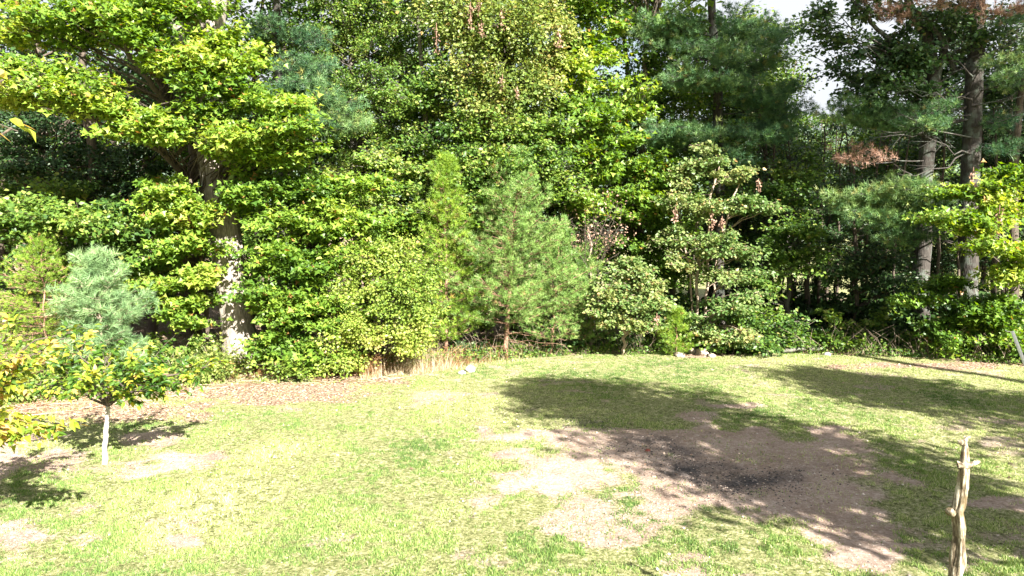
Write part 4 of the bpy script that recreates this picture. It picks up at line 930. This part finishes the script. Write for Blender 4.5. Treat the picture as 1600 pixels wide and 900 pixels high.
def cherry(label, base, fork, stems, seed, nobj, leaf=.10, tsh=0, paint=True, per=15, direct=(), r0=.037):
    """stems: list of (tip xyz, n shoots, shoot length); fork xyz"""
    rng = np.random.default_rng(seed); base = np.array(base, float)
    T = thing('cherry_tree', label, 'tree', base)
    tr = MB(); q_, r_ = trunk_line([(*base - [0, 0, .05], r0 * 1.15), (*(base + [.01, 0, .25]), r0 * .95), (*fork, r0 * .85)], 22, rng, .004)
    tr.tube(q_, r_, 14, wob=lambda z, th: 1 + .05 * rng.normal(size=(len(z), len(th)))); tr.build('trunk', BK['paint' if paint else 'grey'], T, base)
    L = []; wd = MB()
    for tip, ns, sl in stems:
        tip = np.array(tip, float); limb(wd, rng, np.array(fork, float), tip, .022, .007, .08, 7)
        for k in range(int(ns * 1.45)):
            p = np.array(fork) + (tip - fork) * rng.uniform(.35, 1.0)
            d = norm(norm(tip - fork) * .7 + rng.normal(size=3) * np.array([.8, .8, .35]) + np.array([0, 0, .12])) * sl * rng.uniform(.6, 1.2)
            q = p + d; wd.tube([p, (p + q) / 2 + [0, 0, .03], q], [.006, .004, .002], 4, cap=False)
            P, A, N = shoots(rng, p, q, per); yel = rng.random() 
            L.append((P, A, N, np.clip(rng.normal(size=per) * .2 + .16 + tsh + .62 * yel ** 1.4, 0, 1)))
    for a_, b_, n_, ti in direct:
        a_ = np.array(a_); b_ = np.array(b_); wd.tube([a_, (a_ + b_) / 2 + [0, 0, .02], b_], [.006, .004, .003], 5)
        P, A, N = shoots(rng, a_, b_, n_); L.append((P, A, N, np.clip(rng.normal(size=n_) * .12 + ti, 0, 1)))
    wd.build('branches', BK['brown'], T, base, kind='stuff')
    P = np.vstack([l[0] for l in L]); A = np.vstack([l[1] for l in L]); N = np.vstack([l[2] for l in L]); S = np.concatenate([l[3] for l in L])
    pxx = 800 + FPX * P[:, 0] / P[:, 1]
    score = P[:, 1] + (pxx < -10) * 100 + rng.random(len(P)) * .3
    o = np.argsort(score); m1 = o[:nobj]; m2 = o[nobj:]
    cr = MB(); scatter(cr, 'cherry', P[m2], A[m2], N[m2], leaf * rng.uniform(.75, 1.15, len(m2)), S[m2])
    cb = cr.build('crown', LM['cherry'], T, base, smooth=False, kind='stuff')
    for i in m1: put_leaf(T, base, P[i], A[i], N[i], leaf * rng.uniform(.75, 1.2), min(5, int(S[i] * 6)))
    return T
CB = G(164, 727); CB[2] = float(gz(CB[:1], CB[1:2])[0]); D0 = CB[1]
cherry('young cherry with whitewashed trunk and low spreading crown on the left of the lawn', CB, at(169, 634, D0),
    [(at(95, 575, D0 - .2), 9, .45), (at(60, 600, D0 + .1), 7, .4), (at(120, 545, D0 + .2), 8, .4), (at(165, 560, D0 + .2), 9, .4), (at(215, 560, D0 - .3), 9, .4), (at(270, 585, D0), 9, .42), (at(310, 590, D0 + .2), 8, .4), (at(200, 600, D0 - .8), 8, .4), (at(140, 600, D0 - .7), 7, .4),
     (at(240, 560, D0 + .7), 8, .45), (at(330, 570, D0 + .4), 7, .35), (at(150, 590, D0 + .9), 8, .4), (at(225, 612, D0 - .3), 4, .3)], 501, 290, per=17)
# the next cherry, mostly outside the frame on the left
B2 = np.array([-6.9, 8.1, 0.0])
cherry('yellowing cherry reaching in over the lawn from the left border', B2, (-6.85, 8.05, 1.2),
    [(at(70, 668, 7.5), 11, .35), (at(20, 680, 7.4), 9, .35), (at(110, 665, 7.7), 4, .2), (at(10, 655, 7.9), 7, .3), (at(20, 560, 7.8), 8, .4), (at(70, 545, 8.0), 7, .38), (at(110, 520, 8.2), 4, .3), (at(20, 520, 8.0), 7, .35), (at(5, 600, 7.7), 5, .3),
     (at(-120, 560, 7.6), 12, .5), (at(-200, 600, 8.4), 12, .5), (at(-150, 500, 8.8), 12, .5), (at(-100, 660, 7.3), 9, .4)], 502, 290, per=13, tsh=.28,
    direct=[(at(-20, 640, 7.5), at(60, 668, 7.4), 22, .72), (at(40, 655, 7.5), at(128, 662, 7.4), 20, .74), (at(-20, 665, 7.3), at(70, 690, 7.3), 20, .68), (at(-10, 570, 7.7), at(90, 545, 7.6), 16, .75), (at(0, 600, 7.8), at(75, 565, 7.7), 14, .72), (at(60, 540, 8), at(150, 522, 7.9), 12, .78)])
B3 = np.array([-5.2, 4.4, 0.0])
cherry('tall cherry whose single yellow and pink leaf spray hangs in at the upper left border', B3, (-5.1, 4.4, 2.4),
    [(at(18, 200, 4.3), 2, .12), (at(5, 125, 4.4), 1, .1), (at(-150, 150, 4.3), 10, .5), (at(-260, 60, 4.6), 12, .5), (at(-300, 250, 4.2), 12, .5), (at(-280, 100, 5.2), 10, .5)], 503, 90, per=9, leaf=.115, paint=False, tsh=.4,
    direct=[(at(-70, 178, 4.35), at(28, 205, 4.2), 11, .92), (at(-60, 110, 4.4), at(6, 122, 4.3), 6, .85)])

# ================================================================== OBJECTS ON THE LAWN
# weathered driftwood post, lower right
m, nt, b = newmat('weathered_wood'); tc = nt.nodes.new('ShaderNodeTexCoord'); mp = nt.nodes.new('ShaderNodeMapping'); mp.inputs['Scale'].default_value = (16, 16, 2.2); nt.links.new(tc.outputs['Object'], mp.inputs[0])
n1 = tex(nt, 'Noise', 2.2, 8, .7, mp.outputs[0]); n2 = tex(nt, 'Noise', 5, 4, .6, tc.outputs['Object'])
r1 = ramp(nt, [(.40, (.05, .035, .018)), (.49, (.17, .135, .085)), (.56, (.36, .33, .25)), (.68, (.55, .52, .45))], n1.outputs[0])
r2 = ramp(nt, [(.52, (0, 0, 0)), (.6, (1, 1, 1))], n2.outputs[0])
nt.links.new(mix(nt, r1.outputs[0], (.10, .07, .025), math_n(nt, 'MULTIPLY', r2.outputs[0], .7)), b.inputs['Base Color']); b.inputs['Roughness'].default_value = .8
bp = nt.nodes.new('ShaderNodeBump'); bp.inputs['Distance'].default_value = .01; nt.links.new(n1.outputs[0], bp.inputs['Height']); nt.links.new(bp.outputs[0], b.inputs['Normal'])
PD = 4.6; rng = np.random.default_rng(601)
pb_ = at(1487, 960, PD); base = np.array([pb_[0] - .02, PD, 0])
PT = thing('wooden_post', 'crooked weathered driftwood post with a short side branch in the lower right corner', 'post', base)
Q, R = trunk_line([(*base - [0, 0, .05], .075), (*at(1488, 1000, PD), 0.0571), (*at(1494, 895, PD), 0.0470), (*at(1499, 850, PD), 0.0395), (*at(1497, 800, PD), 0.0386), (*at(1504, 755, PD), 0.0336), (*at(1506, 728, PD), 0.0286), (*at(1508, 700, PD), 0.0185), (*at(1507, 688, PD), 0.0134), (*at(1512, 684, PD), 0.0084)], 120, rng, .0012)
def postwob(z, th):
    out = np.ones((len(z), len(th)))
    for i_, zz in enumerate(z):
        for j_, t_ in enumerate(th):
            out[i_, j_] = 1 + .55 * noise.noise(Vector((math.cos(t_) * 1.1, math.sin(t_) * 1.1, zz * 5.2))) - .22 * max(0, 1 - 7 * abs(noise.noise(Vector((math.cos(t_) * 2.2, math.sin(t_) * 2.2, zz * 1.3 + 4))))) + .22 * noise.noise(Vector((math.cos(t_) * 4, math.sin(t_) * 4, zz * 7)))
    return out
pm = MB(); pm.tube(Q, R, 26, wob=postwob); pm.build('shaft', m, PT, base)
s_ = at(1503, 727, PD); sb = MB(); sb.tube([s_ + [-.03, 0, .0], at(1512, 727, PD - .02), at(1520, 725, PD - .03), at(1527, 722, PD - .03), at(1531, 721, PD - .03)], [.026, .022, .015, .014, .011], 12, wob=lambda z, th: 1 + .1 * rng.normal(size=(len(z), len(th)))); sb.build('side_branch', m, PT, base)
sb = MB(); sb.tube([at(1505, 693, PD), at(1501, 691, PD - .03), at(1499, 690, PD - .05)], [.02, .018, .012], 10); sb.build('knot', m, PT, base)
sb = MB(); sb.tube([at(1507, 689, PD), at(1510, 684, PD), at(1517, 683, PD)], [.014, .011, .005], 8); sb.build('knot', m, PT, base)
for px_, py_, r_ in ((1489, 802, .024), (1503, 868, .026)):
    kb = MB(); c = at(px_, py_, PD - .02)
    kb.tube([c + [0, .04, 0], c, c + [0, -.012, .004]], [r_ * 1.2, r_, r_ * .5], 10, wob=lambda z, th: 1 + .12 * rng.normal(size=(len(z), len(th)))); kb.build('knot', m, PT, base)

# white leaning pole at the right border
m, nt, b = newmat('white_plastic'); b.inputs['Base Color'].default_value = (.72, .72, .70, 1); b.inputs['Roughness'].default_value = .4
D = 13.5; tp_ = at(1582, 518, D); bs = np.array([tp_[0] + .72, D, 0])
PP = thing('pole', 'white pole leaning left at the right border before the dark bushes', 'pole', bs)
pm = MB(); pm.tube([bs, bs + (tp_ - bs) * .5, tp_], .03, 16); pm.build('shaft', m, PP, bs, smooth=True)
pm = MB(); pm.tube([tp_ + [0, 0, -.02], tp_ + [-.06, 0, .0], tp_ + [-.11, 0, .0], tp_ + [-.14, 0, .03]], .008, 8); pm.build('hook', m, PP, bs)

# pale stones and a fallen log at the wood edge
def rock(px_, py_, s, label, col, name='stone', cat='stone', group=None, flat=.6):
    p = G(px_, py_); me = bpy.data.meshes.new(name); import bmesh
    bm_ = bmesh.new(); bmesh.ops.create_icosphere(bm_, subdivisions=3, radius=1)
    sd = px_ * .37
    for v in bm_.verts:
        n_ = noise.noise(v.co * 1.3 + Vector((sd, 0, 0))) * .35 + noise.noise(v.co * 4 + Vector((0, sd, 0))) * .1
        v.co = v.co * (1 + n_); v.co.z *= flat; v.co *= s
    bm_.to_mesh(me); bm_.free(); me.polygons.foreach_set('use_smooth', np.ones(len(me.polygons), bool)); me.materials.append(col)
    o = bpy.data.objects.new(name, me); C.objects.link(o); o.location = (p[0], p[1], s * flat * .4 + float(gz(p[:1], p[1:2])[0])); tag(o, label, cat, group)
def stonemat(name, a, c, sc=8):
    m, nt, b = newmat(name); tc = nt.nodes.new('ShaderNodeTexCoord'); n_ = tex(nt, 'Noise', sc, 7, .7, tc.outputs['Object'])
    nt.links.new(ramp(nt, [(.35, a), (.65, c)], n_.outputs[0]).outputs[0], b.inputs['Base Color']); b.inputs['Roughness'].default_value = .9
    bp = nt.nodes.new('ShaderNodeBump'); bp.inputs['Distance'].default_value = .03; nt.links.new(n_.outputs[0], bp.inputs['Height']); nt.links.new(bp.outputs[0], b.inputs['Normal']); return m
SM = stonemat('pale_stone', (.22, .18, .14), (.42, .36, .30)); WM = stonemat('white_stone', (.42, .40, .37), (.62, .60, .56)); RM = stonemat('red_clay', (.16, .04, .03), (.28, .08, .05)); GM = stonemat('grey_stone', (.2, .19, .17), (.36, .34, .31))
rock(1062, 556, .15, 'flat pale stone at the left end of the little stone heap by the seedling', SM)
rock(1082, 551, .15, 'upright pale stone in the middle of the little stone heap', SM, flat=.9)
rock(1098, 554, .20, 'largest pale stone of the heap on the middle wood edge', SM, flat=.7)
rock(1112, 557, .11, 'small pale stone at the right end of the stone heap', SM)
rock(735, 578, .13, 'whitish lump beside the dry grass at the wood edge', WM, flat=.8)
rock(1292, 555, .11, 'grey stone in shade before the right belt of trees', GM)
rock(722, 581, .09, 'small whitish stone left of the whitish lump by the dry grass', WM)
rock(1012, 708, .045, 'small dark red lump lying on the shaded bare soil', RM, 'clay_lump', 'clay lump')
rng = np.random.default_rng(77); a = G(1222, 553); c = G(1288, 551); lg = MB(); a[2] = c[2] = .09
q_, r_ = trunk_line([(*a, .06), (*((a + c) / 2 + [0, 0, .04]), .055), (*c, .04)], 14, rng, .015); lg.tube(q_ - a, r_, 8)
o = lg.build('fallen_branch', BK['grey']); o.location = a; tag(o, 'long grey fallen branch lying along the shaded wood edge', 'branch')
a = G(905, 836); c = G(1015, 862)

# ================================================================== TREES BESIDE AND BEHIND THE CAMERA (two shade the lawn; two tall ones added to dim the wood)
def shade_tree(x, y, H, zlo, R, pads, label, seed, species='top', n=60, sx=1.0):
    rng = np.random.default_rng(seed); sp = dict(SPECIES[species]); sp['s'] = .17; sp['n'] = n
    T = thing('shade_tree', label, 'tree', (x, y, 0)); tr = MB(); wd = MB(); cr = MB()
    q_, r_ = trunk_line([(0, 0, -.1, .24), (.1, 0, H * .5, .17), (0, .2, H * .97, .04)], 14, rng, .04); tr.tube(q_, r_, 12); tr.build('trunk', BK['grey'], T)
    for k in range(pads):
        f = rng.random(); z = zlo + (H - zlo) * f; a_ = rng.random() * 6.283; rr = R * (math.sin(math.pi * (.12 + .8 * f)) ** .8) * rng.random() ** .45
        c = np.array([math.cos(a_) * rr * sx, math.sin(a_) * rr, z]); s_ = q_[int(np.argmin(np.abs(q_[:, 2] - (z - .5 * rr))))]
        limb(wd, rng, s_, c, .05, .015); pad_leaves(cr, None, rng, c, s_, sp, .75, rng.uniform(.3, .6))
    wd.build('branches', BK['grey'], T, kind='stuff'); cr.build('crown', LM['green'], T, smooth=False, kind='stuff'); return T
shade_tree(9.9, 1.9, 11.5, 5.2, 2.6, 190, 'lawn tree standing right of the camera that shades the bare soil', 701, n=100)
shade_tree(15.5, 4.5, 10.2, 4.4, 2.4, 170, 'second lawn tree further right that shades the far grass', 702, n=100)
shade_tree(22.2, 0.3, 32, 23.0, 4.2, 190, 'unseen tall tree added at the far right to dim the right belt', 703, n=100)  # added out of view, crown set high to shade the upper right wood
shade_tree(27, 5.5, 28, 19.5, 5.0, 210, 'unseen high-crowned tree added furthest right to dim the right belt', 704, n=100)  # second added tree out of view, its high crown darkens the right wood

# tangled dead sticks and bare shoots along the wood edge (uncountable)
br = MB()
for k in range(520):
    px_ = RNG.uniform(180, 1640); D = edge_depth(px_) + RNG.exponential(.5) - .25; x0 = (px_ - 800) / FPX * D
    h = RNG.uniform(.2, 1.1); a = RNG.random() * 6.28; l = h * RNG.uniform(.2, 1.5)
    p = np.array([x0, D, gz(x0, D)]); q = p + np.array([math.cos(a) * l, math.sin(a) * l * .6, h]); m_ = (p + q) / 2 + np.array([RNG.normal() * .08, RNG.normal() * .08, h * .12])
    br.tube([p, m_, q], [.006, .005, .002], 3, cap=False)
br.build('dead_brush', BK['lightbark'], kind='stuff')
